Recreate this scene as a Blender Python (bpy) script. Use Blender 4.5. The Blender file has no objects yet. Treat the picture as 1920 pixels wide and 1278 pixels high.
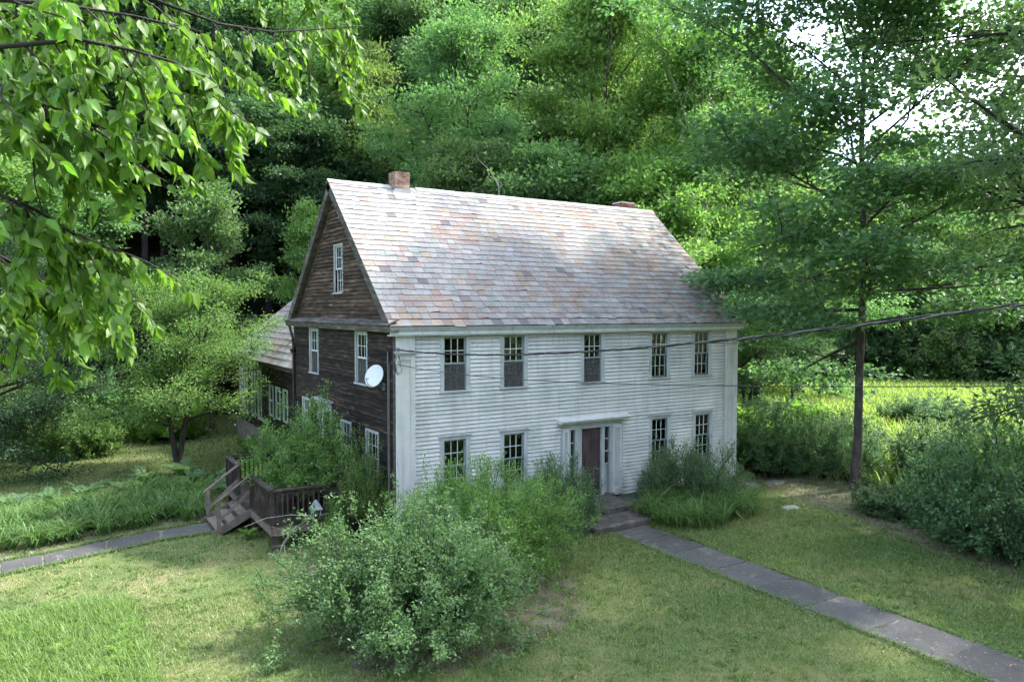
import bpy, math, random
import numpy as np
from mathutils import Matrix, Vector

# ------------------------------------------------------------------ camera, sky, sun, exposure
scn = bpy.context.scene
col = scn.collection
cam_d = bpy.data.cameras.new('camera')
cam_d.sensor_width = 36.0
cam_d.lens = 36.0 * 1396.63 / 1920.0
cam_d.clip_start = 0.1
cam_d.clip_end = 2000
cam = bpy.data.objects.new('camera', cam_d)
col.objects.link(cam)
YAW, PITCH, ROLL = 0.5639, -0.0419, 0.0014
CAM = Vector((-7.488, -17.294, 5.647))
_f = Vector((math.sin(YAW) * math.cos(PITCH), math.cos(YAW) * math.cos(PITCH), math.sin(PITCH)))
_r = Vector((math.cos(YAW), -math.sin(YAW), 0))
_u = _r.cross(_f)
_r2 = _r * math.cos(ROLL) + _u * math.sin(ROLL)
_u2 = -_r * math.sin(ROLL) + _u * math.cos(ROLL)
cam.matrix_world = Matrix(((_r2.x, _u2.x, -_f.x, CAM.x), (_r2.y, _u2.y, -_f.y, CAM.y), (_r2.z, _u2.z, -_f.z, CAM.z), (0, 0, 0, 1)))
scn.camera = cam

SUN_EL = math.radians(50)
SUN_AZ = math.radians(104)          # clockwise from +Y (the wall's back side); +X is 90
sun_dir = Vector((math.sin(SUN_AZ) * math.cos(SUN_EL), math.cos(SUN_AZ) * math.cos(SUN_EL), math.sin(SUN_EL)))
world = bpy.data.worlds.new('World')
scn.world = world
world.use_nodes = True
wn = world.node_tree
wn.nodes.clear()
w_out = wn.nodes.new('ShaderNodeOutputWorld')
w_bg = wn.nodes.new('ShaderNodeBackground')
w_bg.inputs['Strength'].default_value = 0.15
w_sky = wn.nodes.new('ShaderNodeTexSky')
w_sky.sky_type = 'NISHITA'
w_sky.sun_disc = False
w_sky.sun_elevation = SUN_EL
w_sky.sun_rotation = SUN_AZ
w_sky.air_density = 1.0
w_sky.dust_density = 1.5
w_tc = wn.nodes.new('ShaderNodeTexCoord')
w_map = wn.nodes.new('ShaderNodeMapping')
w_map.inputs['Scale'].default_value = (1, 1, 1.8)
w_map.inputs['Rotation'].default_value = (0, 0, 1.1)
w_no = wn.nodes.new('ShaderNodeTexNoise')
w_no.inputs['Scale'].default_value = 3.2
w_no.inputs['Detail'].default_value = 8
w_no.inputs['Roughness'].default_value = 0.55
w_cr = wn.nodes.new('ShaderNodeValToRGB')
w_cr.color_ramp.elements[0].position = 0.47
w_cr.color_ramp.elements[1].position = 0.70
w_mix = wn.nodes.new('ShaderNodeMixRGB')
w_mix.inputs['Color2'].default_value = (9.0, 9.3, 9.8, 1)
wn.links.new(w_tc.outputs['Generated'], w_map.inputs['Vector'])
wn.links.new(w_map.outputs['Vector'], w_no.inputs['Vector'])
wn.links.new(w_no.outputs['Fac'], w_cr.inputs['Fac'])
wn.links.new(w_cr.outputs['Color'], w_mix.inputs['Fac'])
wn.links.new(w_sky.outputs['Color'], w_mix.inputs['Color1'])
wn.links.new(w_mix.outputs['Color'], w_bg.inputs['Color'])
wn.links.new(w_bg.outputs['Background'], w_out.inputs['Surface'])

sun_d = bpy.data.lights.new('sun', 'SUN')
sun_d.energy = 2.5
sun_d.angle = math.radians(3.0)
sun_d.color = (1.0, 0.96, 0.89)
sun = bpy.data.objects.new('sun', sun_d)
sun.rotation_euler = sun_dir.to_track_quat('Z', 'Y').to_euler()
sun.location = (30, -20, 40)
col.objects.link(sun)

scn.view_settings.view_transform = 'Standard'
scn.view_settings.look = 'None'
scn.view_settings.gamma = 1.0
scn.view_settings.use_curve_mapping = False
scn.view_settings.exposure = 2.25

scn.render.engine = 'CYCLES'
cy = scn.cycles
cy.max_bounces = 5
cy.diffuse_bounces = 3
cy.glossy_bounces = 2
cy.transmission_bounces = 2
cy.transparent_max_bounces = 8
cy.caustics_reflective = False
cy.caustics_refractive = False
cy.sample_clamp_indirect = 4.0
cy.use_adaptive_sampling = True
cy.adaptive_threshold = 0.03
cy.use_denoising = True
cy.denoiser = 'OPENIMAGEDENOISE'
cy.denoising_input_passes = 'RGB_ALBEDO_NORMAL'
cy.denoising_prefilter = 'NONE'

rng = np.random.default_rng(7)
random.seed(7)
GZ = -0.32                         # level of the lawn; the house sill is at 0

# ------------------------------------------------------------------ helpers
def tag(o, label=None, cat=None, group=None, kind=None):
    if label: o['label'] = label
    if cat: o['category'] = cat
    if group: o['group'] = group
    if kind: o['kind'] = kind
    return o

def thing(name, label, cat, loc=(0, 0, 0), group=None, kind=None):
    o = bpy.data.objects.new(name, None)
    o.location = loc
    o.empty_display_size = 0.2
    col.objects.link(o)
    return tag(o, label, cat, group, kind)

def link(name, me, parent=None, mat=None, loc=None):
    o = bpy.data.objects.new(name, me)
    col.objects.link(o)
    if parent is not None: o.parent = parent
    if loc is not None: o.location = loc
    if mat is not None:
        if len(me.materials) == 0:
            me.materials.append(mat)
        elif me.materials[0] != mat:
            o.material_slots[0].link = 'OBJECT'
            o.material_slots[0].material = mat
    return o

def np_mesh(name, V, F, attrs=None, smooth=False):
    """V (n,3); F list of int arrays (m,k) with k = 3 or 4; attrs {name: (n,) floats or (n,4) colours} on points"""
    me = bpy.data.meshes.new(name)
    V = np.ascontiguousarray(V, dtype=np.float32)
    if not isinstance(F, list): F = [F]
    F = [np.asarray(f, dtype=np.int32) for f in F if len(f)]
    me.vertices.add(len(V))
    me.vertices.foreach_set('co', V.ravel())
    loops = np.concatenate([f.ravel() for f in F])
    tot = np.concatenate([np.full(len(f), f.shape[1], np.int32) for f in F])
    start = np.concatenate([[0], np.cumsum(tot)[:-1]]).astype(np.int32)
    me.loops.add(len(loops))
    me.loops.foreach_set('vertex_index', loops)
    me.polygons.add(len(tot))
    me.polygons.foreach_set('loop_start', start)
    me.polygons.foreach_set('loop_total', tot)
    me.polygons.foreach_set('use_smooth', np.full(len(tot), bool(smooth)))
    for k, a in (attrs or {}).items():
        a = np.asarray(a, dtype=np.float32)
        if a.ndim == 2:
            at = me.attributes.new(k, 'FLOAT_COLOR', 'POINT')
            at.data.foreach_set('color', a.ravel())
        else:
            at = me.attributes.new(k, 'FLOAT', 'POINT')
            at.data.foreach_set('value', a)
    me.update(calc_edges=True)
    return me

BOXF = np.array([(0, 3, 2, 1), (4, 5, 6, 7), (0, 1, 5, 4), (1, 2, 6, 5), (2, 3, 7, 6), (3, 0, 4, 7)])

class MB:
    """collects boxes, hexahedra and tubes; frame maps (u, o, z) to the world"""
    def __init__(self, frame=None, flip=False, off=(0, 0, 0)):
        self.V, self.F, self.n = [], [], 0
        self.frame, self.flip, self.off = frame, flip, np.array(off, float)
        self.C = []
    def hexa(self, pts, colr=None):
        pts = np.array(pts, float)
        if self.frame is not None: pts = self.frame(pts)
        f = BOXF[:, ::-1] if self.flip else BOXF
        self.V.append(pts - self.off); self.F.append(f + self.n); self.n += 8
        if colr is not None: self.C.append(np.tile(np.array(colr, float), (8, 1)))
        return self
    def box(self, a0, a1, b0, b1, c0, c1, colr=None):
        return self.hexa([(a0, b0, c0), (a1, b0, c0), (a1, b1, c0), (a0, b1, c0), (a0, b0, c1), (a1, b0, c1), (a1, b1, c1), (a0, b1, c1)], colr)
    def bar(self, p, q, w, h):
        """square bar from p to q; w across (horizontal), h in the upright direction"""
        p, q = np.array(p, float), np.array(q, float)
        d = q - p; d /= np.linalg.norm(d)
        s = np.cross(d, (0, 0, 1.0))
        if np.linalg.norm(s) < 1e-4: s = np.array((1.0, 0, 0))
        s /= np.linalg.norm(s); t = np.cross(s, d)
        s, t = s * w / 2, t * h / 2
        return self.hexa([p - s - t, p + s - t, p + s + t, p - s + t, q - s - t, q + s - t, q + s + t, q - s + t])
    def build(self, name, mat, parent=None, loc=None, bevel=0):
        me = np_mesh(name, np.concatenate(self.V), np.concatenate(self.F), {'Col': np.concatenate(self.C)} if self.C else None)
        o = link(name, me, parent, mat, loc)
        if bevel:
            b = o.modifiers.new('bevel', 'BEVEL'); b.width = bevel; b.segments = 1; b.limit_method = 'ANGLE'
        return o

def tube_geo(polys, sides=6):
    """polys: list of (pts (k,3), radii (k,)) -> V, quads"""
    VV, FF, n = [], [], 0
    ang = np.linspace(0, 2 * math.pi, sides, endpoint=False)
    ca, sa = np.cos(ang), np.sin(ang)
    for pts, rad in polys:
        pts = np.asarray(pts, float); rad = np.asarray(rad, float)
        k = len(pts)
        d = np.gradient(pts, axis=0)
        d /= np.linalg.norm(d, axis=1)[:, None] + 1e-9
        ref = np.where(np.abs(d[:, 2:3]) > 0.9, np.array([[1.0, 0, 0]]), np.array([[0, 0, 1.0]]))
        if abs(d[0, 2]) > 0.75: ref = np.tile(np.array([[1.0, 0.02, 0]]), (k, 1))
        else: ref = np.tile(np.array([[0.02, 0, 1.0]]), (k, 1))
        s = np.cross(d, ref); s /= np.linalg.norm(s, axis=1)[:, None] + 1e-9
        t = np.cross(s, d)
        v = pts[:, None, :] + rad[:, None, None] * (s[:, None, :] * ca[None, :, None] + t[:, None, :] * sa[None, :, None])
        VV.append(v.reshape(-1, 3))
        i = np.arange(k - 1)[:, None] * sides + np.arange(sides)[None, :]
        j = np.arange(k - 1)[:, None] * sides + (np.arange(sides)[None, :] + 1) % sides
        FF.append(np.stack([i, j, j + sides, i + sides], -1).reshape(-1, 4) + n)
        n += k * sides
    return np.concatenate(VV), np.concatenate(FF)

def unit(v):
    return v / (np.linalg.norm(v, axis=-1, keepdims=True) + 1e-9)

def leaf_geo(P, D, N, L, W, tone, detail=0, droop=0.0):
    """leaf blades: P base, D direction, N normal, L length, W width; detail 0 = folded diamond, 1 = six-point oval"""
    D = unit(D); S = unit(np.cross(D, N)); N = np.cross(S, D)
    L = np.asarray(L)[:, None] * np.ones((len(P), 1)); W = np.asarray(W)[:, None] * np.ones((len(P), 1))
    n = len(P); idx = np.arange(n)
    if detail == 0:
        up = N * W * 0.16
        V = np.stack([P, P + D * L * 0.45 + S * W * 0.5 + up, P + D * L - N * L * droop, P + D * L * 0.45 - S * W * 0.5 + up], 1)
        b = idx[:, None] * 4
        F = np.concatenate([b + np.array([[0, 1, 2]]), b + np.array([[0, 2, 3]])])
        return V.reshape(-1, 3), F, np.repeat(tone, 4)
    up = N * W * 0.14
    V = np.stack([P, P + D * L * 0.25 + S * W * 0.42 + up, P + D * L * 0.62 + S * W * 0.42 + up, P + D * L - N * L * (droop + .1),
                  P + D * L * 0.62 - S * W * 0.42 + up, P + D * L * 0.25 - S * W * 0.42 + up], 1)
    b = idx[:, None] * 6
    F = np.concatenate([b + np.array([[0, 1, 2]]), b + np.array([[0, 2, 3]]), b + np.array([[0, 3, 4]]), b + np.array([[0, 4, 5]])])
    return V.reshape(-1, 3), F, np.repeat(tone, 6)

# ------------------------------------------------------------------ materials
def new_mat(name):
    m = bpy.data.materials.new(name)
    m.use_nodes = True
    nt = m.node_tree
    return m, nt, nt.nodes['Principled BSDF']

def N(nt, kind, **kw):
    n = nt.nodes.new(kind)
    for k, v in kw.items():
        if k in n.inputs: n.inputs[k].default_value = v
        else: setattr(n, k, v)
    return n

def ramp(nt, stops):
    r = nt.nodes.new('ShaderNodeValToRGB')
    e = r.color_ramp.elements
    while len(e) > 1: e.remove(e[-1])
    e[0].position = stops[0][0]; e[0].color = (*stops[0][1], 1)
    for p, c in stops[1:]:
        x = e.new(p); x.color = (*c, 1)
    return r

def coords(nt, scale=(1, 1, 1), what='Object'):
    tc = nt.nodes.new('ShaderNodeTexCoord')
    mp = nt.nodes.new('ShaderNodeMapping')
    mp.inputs['Scale'].default_value = scale
    if what == 'World':
        g = nt.nodes.new('ShaderNodeNewGeometry')
        nt.links.new(g.outputs['Position'], mp.inputs['Vector'])
    else:
        nt.links.new(tc.outputs[what], mp.inputs['Vector'])
    return mp.outputs['Vector']

def noise(nt, vec, scale, detail=5, rough=0.55):
    n = N(nt, 'ShaderNodeTexNoise', Scale=scale, Detail=detail, Roughness=rough)
    nt.links.new(vec, n.inputs['Vector'])
    return n.outputs['Fac']

def mixc(nt, fac, a, b, mode='MIX'):
    m = nt.nodes.new('ShaderNodeMixRGB'); m.blend_type = mode
    for s, k in ((fac, 'Fac'), (a, 'Color1'), (b, 'Color2')):
        if isinstance(s, (int, float)): m.inputs[k].default_value = s
        elif isinstance(s, tuple): m.inputs[k].default_value = (*s, 1)
        else: nt.links.new(s, m.inputs[k])
    return m.outputs['Color']

def bump(nt, bs, h, strength=0.3, dist=0.01):
    b = N(nt, 'ShaderNodeBump', Strength=strength, Distance=dist)
    nt.links.new(h, b.inputs['Height'])
    nt.links.new(b.outputs['Normal'], bs.inputs['Normal'])

def mat_noise(name, stops, scale=3, rough=0.8, stretch=(1, 1, 1), what='World', bump_s=0.2, bump_scale=None, bump_d=0.01, rand=0.25, spec=0.3, detail=6):
    """a colour ramp over world-space noise, lightened or darkened at random per object, with fine relief"""
    m, nt, bs = new_mat(name)
    v = coords(nt, stretch, what)
    r = ramp(nt, stops)
    nt.links.new(noise(nt, v, scale, detail), r.inputs['Fac'])
    oi = nt.nodes.new('ShaderNodeObjectInfo')
    mr = N(nt, 'ShaderNodeMapRange'); mr.inputs['To Min'].default_value = 1 - rand; mr.inputs['To Max'].default_value = 1 + rand
    nt.links.new(oi.outputs['Random'], mr.inputs['Value'])
    c = mixc(nt, 1.0, r.outputs['Color'], mr.outputs['Result'], 'MULTIPLY')
    nt.links.new(c, bs.inputs['Base Color'])
    bs.inputs['Roughness'].default_value = rough
    bs.inputs['Specular IOR Level'].default_value = spec
    if bump_s: bump(nt, bs, noise(nt, v, bump_scale or scale * 6, 4), bump_s, bump_d)
    return m

def mat_leaf(name, dark, light, trans=0.42, tcol=None, rough=0.45, spec=0.35, vary=0.25, hue=None):
    """leaf: reflects and lets light through; 'tone' is each leaf's own shade between dark and light"""
    m, nt, bs = new_mat(name)
    at = nt.nodes.new('ShaderNodeAttribute'); at.attribute_name = 'tone'
    r = ramp(nt, [(0.0, dark), (1.0, light)])
    nt.links.new(at.outputs['Fac'], r.inputs['Fac'])
    oi = nt.nodes.new('ShaderNodeObjectInfo')
    hs = nt.nodes.new('ShaderNodeHueSaturation')
    mh = N(nt, 'ShaderNodeMapRange'); mh.inputs['To Min'].default_value = 0.5 - (vary * 0.06 if hue is None else hue); mh.inputs['To Max'].default_value = 0.5 + (vary * 0.06 if hue is None else 0)
    mv = N(nt, 'ShaderNodeMapRange'); mv.inputs['To Min'].default_value = 1 - vary * .6; mv.inputs['To Max'].default_value = 1 + vary
    nt.links.new(oi.outputs['Random'], mh.inputs['Value'])
    nt.links.new(oi.outputs['Random'], mv.inputs['Value'])
    nt.links.new(mh.outputs['Result'], hs.inputs['Hue'])
    nt.links.new(mv.outputs['Result'], hs.inputs['Value'])
    nt.links.new(r.outputs['Color'], hs.inputs['Color'])
    nt.links.new(hs.outputs['Color'], bs.inputs['Base Color'])
    bs.inputs['Roughness'].default_value = rough
    bs.inputs['Specular IOR Level'].default_value = spec
    tr = nt.nodes.new('ShaderNodeBsdfTranslucent')
    tc = mixc(nt, 1.0, hs.outputs['Color'], tcol or (1.45, 1.62, 0.85), 'MULTIPLY')
    nt.links.new(tc, tr.inputs['Color'])
    mx = nt.nodes.new('ShaderNodeMixShader'); mx.inputs['Fac'].default_value = trans
    nt.links.new(bs.outputs['BSDF'], mx.inputs[1])
    nt.links.new(tr.outputs['BSDF'], mx.inputs[2])
    nt.links.new(mx.outputs['Shader'], nt.nodes['Material Output'].inputs['Surface'])
    return m

M = {}
# white paint, weathered: grey-green grime, flaking
def mat_paint():
    m, nt, bs = new_mat('white_paint')
    v = coords(nt, (0.8, 1, 1.2), 'World')
    v2 = coords(nt, (1, 1, 1), 'World')
    base = ramp(nt, [(0.25, (0.43, 0.44, 0.43)), (0.5, (0.53, 0.54, 0.53)), (0.75, (0.60, 0.61, 0.60))])
    nt.links.new(noise(nt, v, 1.3, 7), base.inputs['Fac'])
    # algae and dirt in soft patches
    g = ramp(nt, [(0.52, (0, 0, 0)), (0.72, (1, 1, 1))])
    nt.links.new(noise(nt, v2, 0.8, 6), g.inputs['Fac'])
    g2 = mixc(nt, 1.0, g.outputs['Color'], (.8, .8, .8), 'MULTIPLY')
    c = mixc(nt, g2, base.outputs['Color'], (0.33, 0.37, 0.335))
    # flaking to bare wood in small flecks
    fl = ramp(nt, [(0.62, (0, 0, 0)), (0.67, (1, 1, 1))])
    fa = N(nt, 'ShaderNodeMath'); fa.operation = 'MULTIPLY_ADD'; fa.inputs[1].default_value = 0.34; fa.inputs[2].default_value = -0.17
    nt.links.new(noise(nt, v2, 0.55, 3), fa.inputs[0])
    fb = N(nt, 'ShaderNodeMath'); fb.operation = 'ADD'
    nt.links.new(noise(nt, coords(nt, (3, 3, 9), 'World'), 3.2, 8, 0.75), fb.inputs[0]); nt.links.new(fa.outputs[0], fb.inputs[1])
    nt.links.new(fb.outputs[0], fl.inputs['Fac'])
    c = mixc(nt, fl.outputs['Color'], c, (0.20, 0.18, 0.16))
    oi = nt.nodes.new('ShaderNodeObjectInfo')
    mr = N(nt, 'ShaderNodeMapRange'); mr.inputs['To Min'].default_value = 0.95; mr.inputs['To Max'].default_value = 1.04
    nt.links.new(oi.outputs['Random'], mr.inputs['Value'])
    c = mixc(nt, 1.0, c, mr.outputs['Result'], 'MULTIPLY')
    # rain runs
    rn = ramp(nt, [(0.50, (0, 0, 0)), (0.70, (.5, .5, .5))])
    nt.links.new(noise(nt, coords(nt, (3.2, 3.2, .35), 'World'), 1.6, 6, .6), rn.inputs['Fac'])
    c = mixc(nt, rn.outputs['Color'], c, (0.30, 0.315, 0.29))
    # splash dirt on the lowest courses
    geo = nt.nodes.new('ShaderNodeNewGeometry'); sx = nt.nodes.new('ShaderNodeSeparateXYZ')
    nt.links.new(geo.outputs['Position'], sx.inputs[0])
    mz = N(nt, 'ShaderNodeMapRange'); mz.inputs['From Min'].default_value = 0.0; mz.inputs['From Max'].default_value = 1.1
    mz.inputs['To Min'].default_value = 0.75; mz.inputs['To Max'].default_value = 0.0
    nt.links.new(sx.outputs['Z'], mz.inputs['Value'])
    dn = ramp(nt, [(0.42, (0, 0, 0)), (0.6, (1, 1, 1))])
    nt.links.new(noise(nt, v2, 2.5, 6), dn.inputs['Fac'])
    dm = mixc(nt, 1.0, mz.outputs['Result'], dn.outputs['Color'], 'MULTIPLY')
    c = mixc(nt, dm, c, (0.22, 0.22, 0.17))
    nt.links.new(c, bs.inputs['Base Color'])
    bs.inputs['Roughness'].default_value = 0.6
    bs.inputs['Specular IOR Level'].default_value = 0.3
    bump(nt, bs, noise(nt, coords(nt, (1, 4, 14), 'World'), 9, 4), 0.12, 0.003)
    return m
M['paint'] = mat_paint()
M['trim'] = mat_noise('grey_white_trim', [(0.3, (0.30, 0.33, 0.34)), (0.7, (0.44, 0.47, 0.48))], 4, 0.6, (1, 1, 0.4), rand=0.06, bump_s=0.1)
M['sash'] = mat_noise('blue_grey_sash', [(0.3, (0.17, 0.21, 0.23)), (0.7, (0.27, 0.32, 0.34))], 5, 0.6, rand=0.08, bump_s=0.1)
M['sash_white'] = mat_noise('white_sash', [(0.3, (0.45, 0.50, 0.50)), (0.7, (0.62, 0.66, 0.65))], 5, 0.6, rand=0.08, bump_s=0.1)
M['dark_wood'] = mat_noise('weathered_dark_boards', [(0.28, (0.008, 0.0065, 0.0055)), (0.48, (0.022, 0.017, 0.014)), (0.62, (0.048, 0.034, 0.027)), (0.76, (0.13, 0.11, 0.098))], 2.2, 0.85, (1, 0.8, 6), rand=0.55, bump_s=0.7, bump_scale=9, bump_d=0.02, detail=9)
M['gable_wood'] = mat_noise('weathered_brown_boards', [(0.28, (0.016, 0.011, 0.008)), (0.45, (0.056, 0.036, 0.026)), (0.6, (0.11, 0.074, 0.053)), (0.76, (0.24, 0.205, 0.175))], 2.0, 0.85, (1, 0.8, 6), rand=0.5, bump_s=0.7, bump_scale=9, bump_d=0.02, detail=9)
M['grey_wood'] = mat_noise('silvered_grey_wood', [(0.3, (0.035, 0.033, 0.030)), (0.55, (0.095, 0.088, 0.078)), (0.75, (0.19, 0.18, 0.165))], 3, 0.85, (2, 0.6, 3), rand=0.2, bump_s=0.5, bump_scale=14)
M['deck_wood'] = mat_noise('brown_deck_wood', [(0.3, (0.020, 0.016, 0.014)), (0.55, (0.046, 0.036, 0.031)), (0.75, (0.10, 0.083, 0.073))], 4, 0.8, (1, 1, 1), rand=0.35, bump_s=0.4, bump_scale=20)
M['step_wood'] = mat_noise('grey_stair_wood', [(0.3, (0.09, 0.075, 0.062)), (0.7, (0.20, 0.17, 0.145))], 5, 0.8, rand=0.2, bump_s=0.4, bump_scale=20)
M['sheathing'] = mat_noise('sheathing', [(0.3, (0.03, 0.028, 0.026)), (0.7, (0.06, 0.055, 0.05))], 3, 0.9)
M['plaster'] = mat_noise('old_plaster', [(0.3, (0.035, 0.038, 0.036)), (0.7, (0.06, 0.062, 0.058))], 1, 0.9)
M['brick'] = mat_noise('red_brick', [(0.3, (0.16, 0.085, 0.066)), (0.5, (0.26, 0.155, 0.122)), (0.72, (0.37, 0.27, 0.225))], 4.5, 0.85, rand=0.3, bump_s=0.4, bump_scale=60)
M['brick_dark'] = mat_noise('sooty_brick', [(0.3, (0.09, 0.045, 0.04)), (0.6, (0.20, 0.09, 0.075)), (0.75, (0.28, 0.2, 0.17))], 4.5, 0.85, rand=0.4, bump_s=0.4, bump_scale=60)
M['mortar'] = mat_noise('mortar', [(0.3, (0.38, 0.36, 0.33)), (0.7, (0.52, 0.49, 0.45))], 8, 0.9)
M['lead'] = mat_noise('lead_flashing', [(0.3, (0.22, 0.24, 0.25)), (0.7, (0.36, 0.38, 0.39))], 5, 0.5, rand=0.1)
M['door'] = mat_noise('maroon_door_paint', [(0.3, (0.040, 0.027, 0.032)), (0.55, (0.068, 0.045, 0.050)), (0.8, (0.12, 0.085, 0.088))], 1.6, 0.45, (2, 1, .8), bump_s=0.1, rand=0.02)
M['stone'] = mat_noise('granite', [(0.3, (0.11, 0.105, 0.10)), (0.55, (0.22, 0.21, 0.20)), (0.8, (0.36, 0.35, 0.33))], 5, 0.85, rand=0.2, bump_s=0.5, bump_scale=18, bump_d=0.03)
M['pale_stone'] = mat_noise('pale_stone', [(0.3, (0.28, 0.27, 0.24)), (0.8, (0.48, 0.47, 0.43))], 6, 0.85, rand=0.1, bump_s=0.5)
M['step_stone'] = mat_noise('mossy_step_stone', [(0.3, (0.05, 0.045, 0.042)), (0.55, (0.10, 0.088, 0.082)), (0.75, (0.19, 0.17, 0.155))], 3.5, 0.85, rand=0.1, bump_s=0.7, bump_scale=12, bump_d=0.03)
def mat_slab():
    m, nt, bs = new_mat('dark_aggregate_slab')
    v = coords(nt, (1, 1, 1), 'World')
    r = ramp(nt, [(0.3, (0.065, 0.064, 0.062)), (0.55, (0.10, 0.098, 0.095)), (0.8, (0.16, 0.155, 0.145))])
    nt.links.new(noise(nt, v, 1.7, 7, .6), r.inputs['Fac'])
    sp = ramp(nt, [(0.50, (0.5, 0.5, 0.5)), (0.62, (1.0, 1.0, 1.0)), (0.72, (2.4, 2.3, 2.2))])
    nt.links.new(noise(nt, v, 55, 3, .8), sp.inputs['Fac'])
    c = mixc(nt, 1.0, r.outputs['Color'], sp.outputs['Color'], 'MULTIPLY')
    # lichen and sand near edges, moss patches
    g = ramp(nt, [(0.58, (0, 0, 0)), (0.7, (1, 1, 1))])
    nt.links.new(noise(nt, v, 2.3, 6, .65), g.inputs['Fac'])
    c = mixc(nt, g.outputs['Color'], c, (0.13, 0.125, 0.10))
    oi = nt.nodes.new('ShaderNodeObjectInfo')
    mr = N(nt, 'ShaderNodeMapRange'); mr.inputs['To Min'].default_value = 0.8; mr.inputs['To Max'].default_value = 1.3
    nt.links.new(oi.outputs['Random'], mr.inputs['Value'])
    c = mixc(nt, 1.0, c, mr.outputs['Result'], 'MULTIPLY')
    nt.links.new(c, bs.inputs['Base Color'])
    bs.inputs['Roughness'].default_value = 0.8
    bump(nt, bs, noise(nt, v, 50, 3), 0.4, 0.006)
    return m
M['slab'] = mat_slab()
M['joint'] = mat_noise('sandy_joint', [(0.3, (0.07, 0.085, 0.045)), (0.5, (0.13, 0.125, 0.09)), (0.66, (0.26, 0.25, 0.21)), (0.8, (0.36, 0.35, 0.31))], 5, 0.95, bump_s=0.5)
M['black_rubber'] = mat_noise('black_cable', [(0.3, (0.012, 0.013, 0.014)), (0.7, (0.03, 0.031, 0.033))], 10, 0.5, bump_s=0)
M['bare_cable'] = mat_noise('bare_cable', [(0.3, (0.10, 0.10, 0.11)), (0.7, (0.2, 0.2, 0.21))], 10, 0.45, bump_s=0)
M['dish'] = mat_noise('dish_grey', [(0.3, (0.50, 0.53, 0.55)), (0.7, (0.62, 0.65, 0.67))], 3, 0.45, rand=0.02, bump_s=0)
M['metal'] = mat_noise('galvanised_metal', [(0.3, (0.12, 0.145, 0.17)), (0.7, (0.22, 0.25, 0.28))], 6, 0.75, bump_s=0.05)
M['cable_grey'] = mat_noise('grey_conduit', [(0.3, (0.07, 0.075, 0.08)), (0.7, (0.13, 0.135, 0.14))], 6, 0.6, bump_s=0.05)
M['dark_metal'] = mat_noise('dark_metal', [(0.3, (0.015, 0.016, 0.018)), (0.7, (0.04, 0.042, 0.045))], 6, 0.5, bump_s=0.05)
M['bark'] = mat_noise('grey_brown_bark', [(0.3, (0.035, 0.030, 0.026)), (0.55, (0.085, 0.075, 0.066)), (0.8, (0.16, 0.15, 0.14))], 6, 0.9, (1, 1, 0.35), what='Object', bump_s=0.8, bump_scale=22, bump_d=0.03)
M['bark_dark'] = mat_noise('dark_bark', [(0.3, (0.014, 0.012, 0.011)), (0.6, (0.035, 0.030, 0.027)), (0.8, (0.07, 0.065, 0.06))], 6, 0.9, (1, 1, 0.35), what='Object', bump_s=0.8, bump_scale=22, bump_d=0.03)
M['bark_pale'] = mat_noise('pale_bark', [(0.3, (0.14, 0.13, 0.115)), (0.55, (0.27, 0.25, 0.225)), (0.8, (0.40, 0.38, 0.35))], 5, 0.9, (1, 1, 0.4), what='Object', bump_s=0.5, bump_scale=18, bump_d=0.02)

# glass: a reflecting see-through sheet
def mat_glass():
    m, nt, bs = new_mat('old_window_glass')
    nt.nodes.remove(bs)
    tr = N(nt, 'ShaderNodeBsdfTransparent'); tr.inputs['Color'].default_value = (0.80, 0.86, 0.84, 1)
    gl = N(nt, 'ShaderNodeBsdfGlossy', Roughness=0.03)
    fr = N(nt, 'ShaderNodeFresnel', IOR=1.5)
    bp = N(nt, 'ShaderNodeBump', Strength=0.16, Distance=0.02)
    nt.links.new(noise(nt, coords(nt, (1, 1, 1), 'World'), 3.5, 2), bp.inputs['Height'])
    nt.links.new(bp.outputs['Normal'], gl.inputs['Normal'])
    mx = nt.nodes.new('ShaderNodeMixShader')
    nt.links.new(fr.outputs['Fac'], mx.inputs['Fac'])
    nt.links.new(tr.outputs['BSDF'], mx.inputs[1]); nt.links.new(gl.outputs['BSDF'], mx.inputs[2])
    nt.links.new(mx.outputs['Shader'], nt.nodes['Material Output'].inputs['Surface'])
    return m
M['glass'] = mat_glass()
def mat_screen():
    m, nt, bs = new_mat('insect_screen')
    tr = N(nt, 'ShaderNodeBsdfTransparent')
    bs.inputs['Base Color'].default_value = (0.075, 0.075, 0.075, 1); bs.inputs['Roughness'].default_value = 0.8
    mx = nt.nodes.new('ShaderNodeMixShader'); mx.inputs['Fac'].default_value = 0.6
    nt.links.new(tr.outputs['BSDF'], mx.inputs[1]); nt.links.new(bs.outputs['BSDF'], mx.inputs[2])
    nt.links.new(mx.outputs['Shader'], nt.nodes['Material Output'].inputs['Surface'])
    return m
M['screen'] = mat_screen()

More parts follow.
